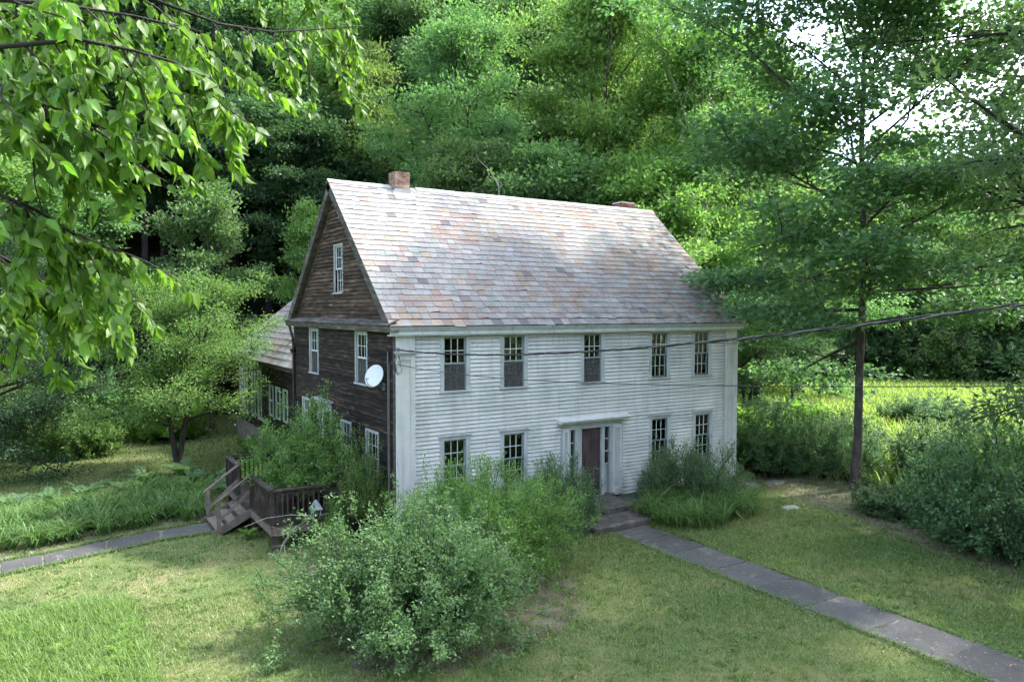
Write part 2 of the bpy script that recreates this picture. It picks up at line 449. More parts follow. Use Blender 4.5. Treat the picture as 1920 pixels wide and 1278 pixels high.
def mat_slate():
    m, nt, bs = new_mat('roof_slate')
    at = nt.nodes.new('ShaderNodeAttribute'); at.attribute_name = 'Col'
    v = coords(nt, (1, 1, 1), 'World')
    r = ramp(nt, [(0.3, (0.86, 0.85, 0.85)), (0.7, (1.08, 1.08, 1.08))])
    nt.links.new(noise(nt, v, 9, 6, .65), r.inputs['Fac'])
    c = mixc(nt, 1.0, at.outputs['Color'], r.outputs['Color'], 'MULTIPLY')
    # black lichen streaks towards the lower right of the slope, sparser elsewhere
    geo = nt.nodes.new('ShaderNodeNewGeometry'); sx = nt.nodes.new('ShaderNodeSeparateXYZ')
    nt.links.new(geo.outputs['Position'], sx.inputs[0])
    mx_ = N(nt, 'ShaderNodeMapRange'); mx_.inputs['From Min'].default_value = 1.0; mx_.inputs['From Max'].default_value = 12.0
    mx_.inputs['To Min'].default_value = 0.25; mx_.inputs['To Max'].default_value = 1.0
    nt.links.new(sx.outputs['X'], mx_.inputs['Value'])
    mz_ = N(nt, 'ShaderNodeMapRange'); mz_.inputs['From Min'].default_value = 5.2; mz_.inputs['From Max'].default_value = 7.6
    mz_.inputs['To Min'].default_value = 1.0; mz_.inputs['To Max'].default_value = 0.0
    nt.links.new(sx.outputs['Z'], mz_.inputs['Value'])
    k = mixc(nt, 1.0, mx_.outputs['Result'], mz_.outputs['Result'], 'MULTIPLY')
    st = ramp(nt, [(0.46, (0, 0, 0)), (0.60, (1, 1, 1))])
    nt.links.new(noise(nt, coords(nt, (0.7, 1, 1.6), 'World'), 2.6, 9, .75), st.inputs['Fac'])
    k = mixc(nt, 1.0, k, st.outputs['Color'], 'MULTIPLY')
    c = mixc(nt, k, c, (0.085, 0.075, 0.07))
    bl = ramp(nt, [(0.55, (0, 0, 0)), (0.68, (.55, .55, .55))])
    nt.links.new(noise(nt, coords(nt, (1, 1.5, .8), 'World'), 1.1, 10, .72), bl.inputs['Fac'])
    c = mixc(nt, bl.outputs['Color'], c, (0.17, 0.135, 0.115))
    b2 = ramp(nt, [(0.60, (0, 0, 0)), (0.70, (.7, .7, .7))])
    nt.links.new(noise(nt, coords(nt, (1, 1, 1), 'World'), 6.5, 8, .8), b2.inputs['Fac'])
    c = mixc(nt, b2.outputs['Color'], c, (0.11, 0.10, 0.092))
    nt.links.new(c, bs.inputs['Base Color'])
    bs.inputs['Roughness'].default_value = 0.75
    bs.inputs['Specular IOR Level'].default_value = 0.15
    bump(nt, bs, noise(nt, v, 22, 5, .7), 0.12, 0.004)
    return m
M['slate'] = mat_slate()

# foliage
M['leaf_maple'] = mat_leaf('maple_leaf', (0.054, 0.114, 0.056), (0.126, 0.214, 0.098), 0.48)
M['leaf_mid'] = mat_leaf('mid_green_leaf', (0.068, 0.134, 0.055), (0.162, 0.262, 0.108), 0.46)
M['leaf_yellow'] = mat_leaf('yellow_green_leaf', (0.092, 0.165, 0.045), (0.205, 0.302, 0.095), 0.47)
M['leaf_dark'] = mat_leaf('dark_green_leaf', (0.03, 0.07, 0.036), (0.074, 0.146, 0.062), 0.4)
M['leaf_pine'] = mat_leaf('pine_needle', (0.03, 0.068, 0.04), (0.066, 0.118, 0.066), 0.28)
M['leaf_grey'] = mat_leaf('grey_green_leaf', (0.06, 0.13, 0.052), (0.175, 0.285, 0.125), 0.42, vary=0.05)
M['leaf_forsythia'] = mat_leaf('fresh_green_leaf', (0.07, 0.155, 0.036), (0.165, 0.285, 0.08), 0.42, vary=0.05)
M['leaf_spirea'] = mat_leaf('blue_green_leaf', (0.062, 0.128, 0.062), (0.138, 0.228, 0.108), 0.42, vary=0.1)
M['leaf_apple'] = mat_leaf('apple_leaf', (0.08, 0.155, 0.046), (0.18, 0.285, 0.088), 0.45, vary=0.1)
M['leaf_near'] = mat_leaf('near_leaf', (0.075, 0.185, 0.036), (0.18, 0.33, 0.066), 0.52, rough=0.42, spec=0.4, vary=0.5, tcol=(1.55, 1.75, 0.55), hue=0.012)
def add_veins(m):
    nt = m.node_tree
    hs = next(n for n in nt.nodes if n.type == 'HUE_SAT')
    a = nt.nodes.new('ShaderNodeAttribute'); a.attribute_name = 'along'
    c = nt.nodes.new('ShaderNodeAttribute'); c.attribute_name = 'across'
    def mth(op, x, y=None):
        n = nt.nodes.new('ShaderNodeMath'); n.operation = op
        for k, v in enumerate((x, y)):
            if v is None: continue
            if isinstance(v, (int, float)): n.inputs[k].default_value = v
            else: nt.links.new(v, n.inputs[k])
        return n.outputs[0]
    ab = mth('ABSOLUTE', c.outputs['Fac'])
    w = mth('SINE', mth('MULTIPLY', mth('SUBTRACT', a.outputs['Fac'], mth('MULTIPLY', ab, .16)), 52))
    v1 = mth('GREATER_THAN', w, .86)
    v2 = mth('LESS_THAN', ab, .07)
    vein = mth('MAXIMUM', mth('MULTIPLY', v1, .45), v2)
    src = hs.inputs['Color'].links[0].from_socket
    nt.links.new(mixc(nt, mth('MULTIPLY', vein, .55), src, (0.22, 0.33, 0.12)), hs.inputs['Color'])
add_veins(M['leaf_near'])
M['leaf_lily'] = mat_leaf('lily_blade', (0.058, 0.13, 0.036), (0.15, 0.245, 0.075), 0.38, vary=0.05)
M['leaf_fern'] = mat_leaf('fern_frond', (0.115, 0.215, 0.036), (0.225, 0.345, 0.075), 0.46, vary=0.1)
M['leaf_weed'] = mat_leaf('weed_leaf', (0.105, 0.215, 0.036), (0.19, 0.32, 0.066), 0.44, vary=0.1)
M['grass'] = mat_leaf('lawn_blade', (0.100, 0.170, 0.056), (0.285, 0.305, 0.130), 0.30, vary=0.02, spec=0.2)
M['litter'] = mat_leaf('dry_leaf', (0.10, 0.075, 0.035), (0.36, 0.32, 0.20), 0.2, vary=0.02)
M['grass_long'] = mat_leaf('long_grass_blade', (0.075, 0.145, 0.040), (0.19, 0.28, 0.075), 0.4, vary=0.02)
M['meadow'] = mat_leaf('meadow_blade', (0.16, 0.25, 0.055), (0.33, 0.39, 0.13), 0.5, vary=0.02)

def mat_lawn():
    m, nt, bs = new_mat('lawn_ground')
    v = coords(nt, (1, 1, 1), 'World')
    r = ramp(nt, [(0.30, (0.074, 0.122, 0.046)), (0.45, (0.125, 0.170, 0.066)), (0.56, (0.185, 0.205, 0.092)), (0.67, (0.25, 0.235, 0.130)), (0.80, (0.29, 0.25, 0.17))])
    a = noise(nt, v, 0.42, 8, .62)
    nt.links.new(a, r.inputs['Fac'])
    f = ramp(nt, [(0.3, (0.55, 0.6, 0.5)), (0.7, (1.25, 1.2, 1.15))])
    nt.links.new(noise(nt, v, 14, 6, .75), f.inputs['Fac'])
    c = mixc(nt, 1.0, r.outputs['Color'], f.outputs['Color'], 'MULTIPLY')
    nt.links.new(c, bs.inputs['Base Color'])
    bs.inputs['Roughness'].default_value = 0.95
    bs.inputs['Specular IOR Level'].default_value = 0.1
    bump(nt, bs, noise(nt, v, 18, 6, .8), 0.9, 0.05)
    return m
M['lawn'] = mat_lawn()
M['soil'] = mat_noise('bare_soil', [(0.3, (0.075, 0.075, 0.042)), (0.5, (0.13, 0.115, 0.078)), (0.62, (0.17, 0.16, 0.105)), (0.75, (0.22, 0.20, 0.15))], 2.5, 0.95, bump_s=0.7, bump_scale=30, bump_d=0.03)
M['forest_floor'] = mat_noise('forest_floor', [(0.3, (0.014, 0.016, 0.008)), (0.6, (0.035, 0.035, 0.018)), (0.8, (0.05, 0.065, 0.022))], 0.6, 0.95, bump_s=0.6, bump_scale=6, bump_d=0.1)

# ------------------------------------------------------------------ terrain
def hill(x, y):
    x = np.asarray(x, float); y = np.asarray(y, float)
    s = -0.20 * x + 0.98 * y - 21.0
    h = np.where(s > 0, 0.82 * s * s / (s + 7.0), 0.0)
    # gentler rise far to the right, beyond the meadow
    s2 = 0.75 * x + 0.66 * y - 62.0
    h2 = np.where(s2 > 0, 0.34 * s2 * s2 / (s2 + 14.0), 0.0)
    h = np.minimum(np.maximum(h, h2), 46.0)
    return GZ + h

def build_ground():
    nx, ny = 150, 150
    # finer near the house, coarse towards the horizon
    a = np.linspace(-1, 1, nx); b = np.linspace(-1, 1, ny)
    xs = 8 + np.sign(a) * (np.abs(a) * 60 + np.abs(a) ** 5 * 840)
    ys = 6 + np.sign(b) * (np.abs(b) * 60 + np.abs(b) ** 5 * 840)
    X, Y = np.meshgrid(xs, ys, indexing='ij')
    Z = hill(X, Y)
    far = (np.hypot(X, Y) > 130)
    Z = Z + np.where(far, 0, 0) + 0.02 * np.sin(X * 1.3) * np.cos(Y * 1.1) * (np.hypot(X - 3, Y + 2) > 16)
    V = np.stack([X, Y, Z], -1).reshape(-1, 3)
    i = np.arange(nx - 1)[:, None] * ny + np.arange(ny - 1)[None, :]
    F = np.stack([i, i + ny, i + ny + 1, i + 1], -1).reshape(-1, 4)
    me = np_mesh('lawn', V, F, smooth=True)
    o = link('lawn', me, None, M['lawn'])
    me.materials.append(M['forest_floor'])
    cx = V[F].mean(1)
    s = -0.20 * cx[:, 0] + 0.98 * cx[:, 1]
    wood = (s > 23.5) | (0.75 * cx[:, 0] + 0.66 * cx[:, 1] > 58)
    me.polygons.foreach_set('material_index', wood.astype(np.int32))
    tag(o, 'mown lawn with dry patches around the house, rising into the wood', kind='structure')
build_ground()

# bare soil sheets: under and beside the big shrub, along the hedge
def sheet(name, label, pts, z, mat):
    pts = np.array(pts, float)
    # ragged outline
    out = []
    n = len(pts)
    for i in range(n):
        p, q = pts[i], pts[(i + 1) % n]
        m = max(2, int(np.hypot(*(q - p)) / 0.22))
        for k in range(m):
            t = k / m
            out.append(p + (q - p) * t + rng.normal(0, 0.06, 2))
    out = np.array(out)
    me = bpy.data.meshes.new(name)
    me.from_pydata([(a, b, z) for a, b in out], [], [tuple(range(len(out)))])
    o = link(name, me, None, mat)
    tag(o, label, kind='structure')
    return o
sheet('soil_bed', 'bare brown soil around the foot of the big shrub', [(-3.2, -5.9), (-1.9, -6.6), (-0.1, -6.5), (1.3, -5.9), (2.2, -4.6), (2.9, -3.3), (4.2, -2.3), (4.4, -0.4), (-2.5, -0.2), (-3.0, -2.6)], GZ + 0.004, M['soil'])
sheet('soil_bed', 'bare soil strip along the foot of the hedge', [(10.4, -10.9), (10.7, -8.7), (11.3, -6.9), (12.2, -4.6), (12.4, -2.6), (12.6, -0.9), (13.2, 0.6), (17.5, -0.5), (15, -7.5), (13, -11)], GZ + 0.004, M['soil'])
sheet('soil_bed', 'bare soil strip between lilies and the curved path', [(-11.5, 4.0), (-8.4, 4.0), (-6.2, 4.5), (-4.8, 4.8), (-3.4, 4.75), (-3.2, 8.3), (-5, 9), (-8.0, 9.0), (-11.5, 8.6)], GZ + 0.005, M['soil'])

# ------------------------------------------------------------------ paths
def worn_slab(corners, z, parent):
    pts = []
    for k in range(4):
        p, q = np.array(corners[k], float), np.array(corners[(k + 1) % 4], float)
        n = max(4, int(np.hypot(*(q - p)) / .16))
        for i in range(n):
            jit = rng.normal(0, .012, 2) * (2.2 if i == 0 else 1)
            if rng.random() < .06: jit *= 3
            pts.append(p + (q - p) * i / n + jit)
    pts = np.array(pts); c = pts.mean(0); n = len(pts)
    tilt = rng.normal(0, .008, 2)
    top = lambda P, dz: np.column_stack([P, z + dz + (P - c) @ tilt])
    V = np.concatenate([np.column_stack([pts, np.full(n, GZ - .05)]), top(pts, -.008), top(c + (pts - c) * .975, 0), top(c[None], 0)])
    i = np.arange(n); k = (i + 1) % n
    F = [np.concatenate([np.stack([i, k, k + n, i + n], 1), np.stack([i + n, k + n, k + 2 * n, i + 2 * n], 1)]), np.stack([i + 2 * n, k + 2 * n, np.full(n, 3 * n)], 1)]
    link('slab', np_mesh('slab', V, F), parent, M['slab'])

def build_paths():
    # straight walk from the front steps towards the road
    base = MB().box(5.22, 6.63, -17.0, -2.05, GZ - 0.08, GZ + 0.012)
    p = base.build('garden_path', M['joint'])
    tag(p, 'straight path of dark square slabs leading to the front steps', kind='structure')
    ys = [-2.12, -3.02, -4.22, -5.58, -6.85, -8.02, -9.35, -10.68, -12.0, -13.35, -14.7, -16.1]
    for i in range(len(ys) - 1):
        a, b = ys[i + 1] + 0.025, ys[i] - 0.025
        worn_slab([(5.30, a), (6.55, a), (6.55, b), (5.30, b)], GZ + 0.03 + rng.normal(0, 0.008), p)
    # curved walk to the deck stairs
    up = [(-11.6, 3.75), (-10.0, 3.78), (-8.43, 3.84), (-7.57, 3.95), (-6.17, 4.40), (-4.87, 4.66), (-3.42, 4.72)]
    lo = [(-11.6, 2.45), (-10.0, 2.55), (-8.38, 2.71), (-7.57, 2.85), (-6.25, 3.23), (-5.01, 3.56), (-3.38, 3.62)]
    m = MB()
    for i in range(len(up) - 1):
        (a, b), (c, d) = (lo[i], lo[i + 1]), (up[i], up[i + 1])
        m.hexa([(*a, GZ - 0.06), (*b, GZ - 0.06), (d[0], d[1], GZ - 0.06), (c[0], c[1], GZ - 0.06), (*a, GZ + 0.009), (*b, GZ + 0.009), (d[0], d[1], GZ + 0.009), (c[0], c[1], GZ + 0.009)])
    p2 = m.build('garden_path', M['joint'])
    tag(p2, 'curved path of dark slabs leading to the deck stairs', kind='structure')
    for i in range(len(up) - 1):
        e = 0.02
        def ins(p_, q_, r_, s_):
            c = (np.array(p_) + q_ + r_ + s_) / 4
            return [np.array(k) + (c - k) / np.linalg.norm(c - k) * 0.035 for k in (p_, q_, r_, s_)]
        a, b, d, c = ins(np.array(lo[i]), np.array(lo[i + 1]), np.array(up[i + 1]), np.array(up[i]))
        worn_slab([a, b, d, c], GZ + 0.026 + rng.normal(0, 0.006), p2)
build_paths()

# ------------------------------------------------------------------ the house
HW, HD = 12.4, 8.77
EAVE_Z, RIDGE_Z, OVX, OVY = 5.25, 9.454, 0.22, 0.20
RIDGE_Y = HD / 2
house = thing('farmhouse', 'two-storey white clapboard farmhouse with slate roof and dark bare-wood gable end', 'house')
fr_front = lambda p: np.stack([p[:, 0], -p[:, 1], p[:, 2]], 1)
fr_side = lambda p: np.stack([-p[:, 1], p[:, 0], p[:, 2]], 1)
FRONT = dict(frame=fr_front, flip=True)
SIDE = dict(frame=fr_side, flip=False)

def backing(name, fr, u0, u1, z0, z1, holes, mat, parent, o0=-0.16, o1=-0.006):
    us = sorted({u0, u1, *[h[0] for h in holes], *[h[1] for h in holes]})
    zs = sorted({z0, z1, *[h[2] for h in holes], *[h[3] for h in holes]})
    m = MB(**fr)
    for i in range(len(us) - 1):
        run = None
        for k in range(len(zs) - 1):
            cu, cz = (us[i] + us[i + 1]) / 2, (zs[k] + zs[k + 1]) / 2
            inside = any(h[0] < cu < h[1] and h[2] < cz < h[3] for h in holes)
            if not inside:
                run = (run[0], zs[k + 1]) if run else (zs[k], zs[k + 1])
            if (inside or k == len(zs) - 2) and run:
                m.box(us[i], us[i + 1], o0, o1, *run); run = None
    return m.build(name, mat, parent)

def clapboards(fr, u0f, u1f, z0, z1, e, blocks, mat, parent, wob=0.0018, thick=0.030, maxlen=6.5, gap=0.014):
    """horizontal boards, one object each, cut round the blocks (casings, door, pilasters)"""
    k = 0
    z = z0
    while z < z1 - 0.02:
        zt = min(z + e, z1)
        zm = (z + zt) / 2
        segs = [(u0f(zm), u1f(zm))]
        for b in blocks:
            if b[2] < zm < b[3]:
                ns = []
                for s in segs:
                    if b[1] <= s[0] or b[0] >= s[1]: ns.append(s); continue
                    if b[0] > s[0]: ns.append((s[0], b[0]))
                    if b[1] < s[1]: ns.append((b[1], s[1]))
                segs = ns
        for s in segs:
            cuts = [s[0]]
            while s[1] - cuts[-1] > maxlen:
                cuts.append(cuts[-1] + random.uniform(maxlen * .55, maxlen * .9))
            cuts.append(s[1])
            for a, b in zip(cuts[:-1], cuts[1:]):
                if b - a < 0.03: continue
                w0, w1 = random.gauss(0, wob), random.gauss(0, wob)
                t0, t1 = thick + abs(random.gauss(0, wob)), thick + abs(random.gauss(0, wob))
                g = 0.0015 if b < s[1] else 0
                la, lb = (u0f(z), u0f(zt)) if a == s[0] and a == u0f(zm) else (a, a)
                ra, rb = (u1f(z), u1f(zt)) if b == s[1] and b == u1f(zm) else (b - g, b - g)
                pts = [(la, -0.004, z + w0), (ra, -0.004, z + w1), (ra, t1, z + w1), (la, t0, z + w0),
                       (lb, -0.004, zt + w0 - gap), (rb, -0.004, zt + w1 - gap), (rb, 0.004, zt + w1 - gap), (lb, 0.004, zt + w0 - gap)]
                MB(**fr).hexa(pts).build('clapboard', mat, parent)
        z += e

def window(fr, u, w, zb, zt, parent, casing_mat, sash_mat, screen=False, rows=2, cols=3, label=None, muntin_mat=None, casing=0.115, cap=False):
    """double-hung window: casing (the part) with sashes, panes and sill as its pieces"""
    a, b = u - w / 2, u + w / 2
    m = MB(**fr)
    m.box(a - casing, a, -0.10, 0.035, zb - 0.02, zt).box(b, b + casing, -0.10, 0.035, zb - 0.02, zt)
    m.box(a - casing - 0.002, b + casing + 0.002, -0.10, 0.037, zt, zt + casing * 0.85)
    if cap: m.box(a - casing - 0.04, b + casing + 0.04, 0.0, 0.075, zt + casing * 0.85, zt + casing * 0.85 + 0.035)
    o = m.build('window', casing_mat, parent)
    if label: o['label'] = label
    MB(**fr).box(a - casing - 0.02, b + casing + 0.02, -0.10, 0.07, zb - 0.065, zb - 0.02).build('sill', casing_mat, o)
    zm = (zb + zt) / 2
    st = 0.042
    mm = muntin_mat or sash_mat
    for (s0, s1, oc) in ((zm - 0.02, zt, -0.035), (zb - 0.02, zm + 0.02, -0.075)):
        s = MB(**fr)
        s.box(a, a + st, oc - 0.018, oc + 0.018, s0, s1).box(b - st, b, oc - 0.018, oc + 0.018, s0, s1)
        s.box(a + st, b - st, oc - 0.016, oc + 0.016, s0, s0 + st).box(a + st, b - st, oc - 0.016, oc + 0.016, s1 - st, s1)
        s.build('sash', sash_mat, o)
        iu0, iu1, iz0, iz1 = a + st, b - st, s0 + st, s1 - st
        g = MB(**fr)
        for i in range(1, cols):
            x = iu0 + (iu1 - iu0) * i / cols
            g.box(x - 0.009, x + 0.009, oc - 0.013, oc + 0.013, iz0, iz1)
        for k in range(1, rows):
            z = iz0 + (iz1 - iz0) * k / rows
            g.box(iu0, iu1, oc - 0.012, oc + 0.012, z - 0.009, z + 0.009)
        g.build('muntin', mm, o)
        for i in range(cols):
            for k in range(rows):
                x0, x1 = iu0 + (iu1 - iu0) * i / cols + 0.008, iu0 + (iu1 - iu0) * (i + 1) / cols - 0.008
                z0, z1 = iz0 + (iz1 - iz0) * k / rows + 0.008, iz0 + (iz1 - iz0) * (k + 1) / rows - 0.008
                t = random.gauss(0, 0.0012)
                MB(**fr).hexa([(x0, oc - 0.002 + t, z0), (x1, oc - 0.002 - t, z0), (x1, oc + 0.002 - t, z0), (x0, oc + 0.002 + t, z0),
                               (x0, oc - 0.002 - t, z1), (x1, oc - 0.002 + t, z1), (x1, oc + 0.002 + t, z1), (x0, oc + 0.002 - t, z1)]).build('pane', M['glass'], o)
    if screen:
        MB(**fr).box(a + 0.004, b - 0.004, -0.030, -0.027, zb - 0.015, zm - 0.01).build('insect_screen', M['screen'], o)
        s = MB(**fr)
        s.box(a, a + 0.02, -0.034, -0.012, zb - 0.015, zm).box(b - 0.02, b, -0.034, -0.012, zb - 0.015, zm).box(a + .02, b - .02, -0.034, -0.012, zm - 0.02, zm)
        s.build('screen_frame', sash_mat, o)
    return o

UP = (3.545, 4.93)
LO = (0.84, 2.231)
WS = 0.66
front_u = [1.675, 3.505, 6.255, 8.92, 10.79]
front_l = [1.665, 3.505, 8.96, 10.87]

def build_house():
    # foundation
    f = MB()
    f.box(0.05, HW - .05, 0.05, HD - .05, GZ - 0.3, 0.0)
    f.build('foundation', M['stone'], house)
    # ---- front wall
    holes = [(u - WS / 2, u + WS / 2, UP[0], UP[1]) for u in front_u] + [(u - WS / 2, u + WS / 2, LO[0], LO[1]) for u in front_l]
    door_hole = (5.40, 7.0, 0.12, 2.22)
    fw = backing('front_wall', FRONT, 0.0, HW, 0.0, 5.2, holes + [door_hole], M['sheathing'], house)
    C = 0.115
    blocks = [(h[0] - C, h[1] + C, h[2] - 0.065, h[3] + C * .85) for h in holes]
    blocks += [(5.10, 7.42, -0.1, 2.47), (-0.01, 0.50, -0.1, 6), (11.92, HW + .1, -0.1, 6)]
    clapboards(FRONT, lambda z: 0.0, lambda z: HW, 0.02, 4.985, 0.108, blocks, M['paint'], fw)
    for u in front_u:
        window(FRONT, u, WS, *UP, house, M['trim'], M['sash'], screen=u in front_u[:3], muntin_mat=M['sash_white'])
    for u in front_l:
        window(FRONT, u, WS, *LO, house, M['trim'], M['sash'], muntin_mat=M['sash_white'], cap=True)
    # corner pilasters with sunk panels
    for (a, b) in ((0.0, 0.50), (11.92, 12.40)):
        m = MB(**FRONT)
        m.box(a, b, -0.006, 0.055, 0.0, 4.55)
        p = m.build('pilaster', M['paint'], house)
        m = MB(**FRONT)                                    # raised stiles round the sunk panel
        m.box(a + .001, a + 0.13, 0.055, 0.085, 0.28, 4.38).box(b - 0.13, b - .001, 0.055, 0.085, 0.28, 4.38)
        m.box(a + .001, b - .001, 0.055, 0.086, 0.0, 0.28).box(a + .001, b - .001, 0.055, 0.086, 4.38, 4.55)
        m.build('panel_moulding', M['paint'], p)
        m = MB(**FRONT)
        m.box(a - 0.05, b + 0.05, -0.004, 0.14, 4.55, 4.60).box(a - 0.025, b + 0.025, -0.004, 0.11, 4.50, 4.552)
        m.build('capital', M['trim'], p)
        MB(**FRONT).box(a + .004, b - .004, -0.004, 0.07, 4.60, 5.0).build('frieze_block', M['paint'], p)
        # return of the pilaster round the right-hand corner
        if a > 1: MB().box(HW, HW + 0.05, -0.08, 0.40, 0.0, 4.6).build('return_board', M['paint'], p)
    # eave cornice
    m = MB(**FRONT)
    m.box(-OVX, HW + OVX, 0.0, OVY - 0.03, 4.985, 5.02)
    c = m.build('eave_cornice', M['trim'], house)
    m = MB(**FRONT); m.box(-OVX + .004, HW + OVX - .004, OVY - 0.05, OVY - 0.02, 5.02, 5.205); m.build('fascia', M['paint'], c)
    m = MB(**FRONT)
    m.hexa([(-OVX - .01, OVY - 0.02, 5.10), (HW + OVX + .01, OVY - 0.02, 5.10), (HW + OVX + .01, OVY - 0.005, 5.10), (-OVX - .01, OVY - 0.005, 5.10),
            (-OVX - .01, OVY - 0.02, 5.215), (HW + OVX + .01, OVY - 0.02, 5.215), (HW + OVX + .01, OVY + 0.045, 5.215), (-OVX - .01, OVY + 0.045, 5.215)])
    m.build('crown_moulding', M['trim'], c)
    for x in np.arange(0.6, HW, 1.35):                     # old gutter hooks
        pts = np.array([(x, -0.235, 5.20), (x + .02, -0.27, 5.12), (x + .03, -0.24, 5.05), (x + .05, -0.27, 5.02)]) + rng.normal(0, .012, (4, 3))
        V, F = tube_geo([(pts, np.full(4, 0.006))], 4)
        link('gutter_hook', np_mesh('gutter_hook', V, F), c, M['bare_cable'])
    # ---- front door
    ds = MB(**FRONT)
    ds.box(5.11, 5.42, -0.05, 0.06, 0.05, 2.24).box(6.97, 7.41, -0.05, 0.06, 0.05, 2.24)      # pilaster boards
    ds.box(5.42, 5.46, -0.12, 0.03, 0.12, 2.22).box(6.93, 6.97, -0.12, 0.03, 0.12, 2.22)
    ds.box(5.62, 5.86, -0.12, 0.035, 0.12, 2.20).box(6.62, 6.72, -0.12, 0.035, 0.12, 2.20)
    ds.box(5.42, 6.97, -0.12, 0.045, 2.16, 2.26)
    ds.box(5.10, 7.42, -0.05, 0.07, 2.26, 2.36)
    door_case = ds.build('door_surround', M['trim'], house)
    for a, b in ((5.16, 5.37), (7.03, 7.35)):
        m = MB(**FRONT)
        m.box(a, a + 0.05, 0.06, 0.075, 0.3, 2.1).box(b - .05, b, 0.06, 0.075, 0.3, 2.1).box(a, b, 0.06, 0.076, 2.1, 2.2).box(a, b, 0.06, 0.076, 0.1, 0.3)
        m.build('panel_moulding', M['paint'], door_case)
    m = MB(**FRONT)
    m.box(5.02, 7.50, 0.0, 0.20, 2.36, 2.41)
    m.hexa([(4.96, 0.0, 2.41), (7.56, 0.0, 2.41), (7.56, 0.27, 2.41), (4.96, 0.27, 2.41), (4.96, 0.0, 2.53), (7.56, 0.0, 2.53), (7.56, 0.29, 2.455), (4.96, 0.29, 2.455)])
    m.build('door_hood', M['paint'], house)
    d = MB(**FRONT).box(5.865, 6.615, -0.10, -0.06, 0.14, 2.15).build('front_door', M['door'], house)
    d['label'] = 'plain maroon front door behind the shrubs'
    m = MB(**FRONT)
    for (a, b, z0, z1) in ((5.95, 6.20, 1.15, 2.02), (6.28, 6.53, 1.15, 2.02), (5.95, 6.20, 0.3, 0.98), (6.28, 6.53, 0.3, 0.98)):
        m.box(a, b, -0.06, -0.052, z0, z1)
    m.build('door_panel', M['door'], d)
    V, F = tube_geo([(np.array([(6.555, 0.06, 1.10), (6.555, 0.03, 1.10), (6.555, 0.0, 1.10), (6.555, -0.012, 1.10)]), np.array([0.012, 0.03, 0.03, 0.008]))], 8)
    link('door_knob', np_mesh('door_knob', V, F, smooth=True), d, M['dark_metal'])
    for (a, b, blank) in ((5.46, 5.62, False), (6.72, 6.93, True)):
        s = MB(**FRONT).box(a, b, -0.105, -0.10, 0.12, 0.55 if not blank else 1.02).build('sidelight', M['trim'], house)
        z0, z1, n = (0.55, 2.16, 4) if not blank else (1.02, 2.16, 3)
        g = MB(**FRONT)
        for k in range(n + 1):
            z = z0 + (z1 - z0) * k / n
            g.box(a, b, -0.075, -0.05, z - 0.012, z + 0.012)
        g.build('muntin', M['sash_white'], s)
        for k in range(n):
            MB(**FRONT).box(a, b, -0.066, -0.062, z0 + (z1 - z0) * k / n + .013, z0 + (z1 - z0) * (k + 1) / n - .013).build('pane', M['glass'], s)
    MB(**FRONT).box(5.35, 7.05, -0.14, 0.12, 0.04, 0.12).build('threshold', M['step_stone'], house)
    # ---- side (gable) wall, bare dark wood
    sw = [(2.31, 0.80, 3.63, 4.99), (6.53, 0.80, 3.63, 4.99)]
    sl = [(1.55, 0.80, 0.95, 2.35), (3.55, 0.75, 0.95, 2.35), (7.4, 0.75, 1.15, 2.65)]
    gw = (4.12, 0.66, 6.17, 7.53)
    sholes = [(u - w / 2, u + w / 2, a, b) for u, w, a, b in sw + sl]
    sdoor = (4.95, 6.0, 0.34, 2.62)
    wl = backing('side_wall', SIDE, 0.0, HD, 0.0, 5.25, sholes + [sdoor], M['sheathing'], house)
    CS = 0.07
    sblocks = [(h[0] - CS, h[1] + CS, h[2] - 0.065, h[3] + CS * .85) for h in sholes] + [(4.83, 6.12, 0.0, 2.8), (-.01, 0.10, -1, 6), (HD - .14, HD + .1, -1, 6)]
    clapboards(SIDE, lambda z: 0.0, lambda z: HD, 0.02, 5.1, 0.106, sblocks, M['dark_wood'], wl, wob=0.006, thick=0.026, maxlen=4.4)
    MB(**SIDE).box(0.012, 0.10, -0.004, 0.03, 0.0, 5.1).build('corner_board', M['grey_wood'], house)
    MB(**SIDE).box(HD - 0.14, HD, -0.004, 0.03, 0.0, 5.1).build('corner_board', M['grey_wood'], house)
    for i, (u, w, a, b) in enumerate(sw):
        window(SIDE, u, w, a, b, house, M['trim'], M['sash_white'], screen=True, casing=CS, rows=2, cols=3)
    for (u, w, a, b) in sl:
        window(SIDE, u, w, a, b, house, M['trim'], M['sash_white'], casing=CS)
    # side door with a white surround
    m = MB(**SIDE)
    m.box(4.83, 4.95, -0.1, 0.06, 0.32, 2.64).box(6.0, 6.12, -0.1, 0.06, 0.32, 2.64).box(4.80, 6.15, -0.1, 0.075, 2.64, 2.80)
    s = m.build('side_door_surround', M['trim'], house)
    d = MB(**SIDE).box(4.96, 5.99, -0.08, -0.04, 0.33, 1.3).box(4.96, 5.10, -0.08, -0.04, 1.3, 2.63).box(5.85, 5.99, -0.08, -0.04, 1.3, 2.63).box(5.10, 5.85, -0.08, -0.041, 2.45, 2.63).build('side_door', M['sash_white'], house)
    for k in range(2):
        MB(**SIDE).box(5.10 + .375 * k + .01, 5.475 + .375 * k - .01, -0.062, -0.058, 1.3, 2.45).build('pane', M['glass'], d)
    MB(**SIDE).box(4.70, 6.25, 0.0, 0.22, 2.80, 2.86).build('side_door_hood', M['trim'], house)
    # ---- pent cornice across the gable foot
    m = MB(**SIDE)
    m.box(-OVY - .02, HD + OVY + .02, 0.0, 0.24, 5.08, 5.13)
    m.box(-OVY - .02, HD + OVY + .02, 0.20, 0.26, 5.13, 5.24)
    pent = m.build('gable_cornice', M['grey_wood'], house)
    y = -OVY - 0.03
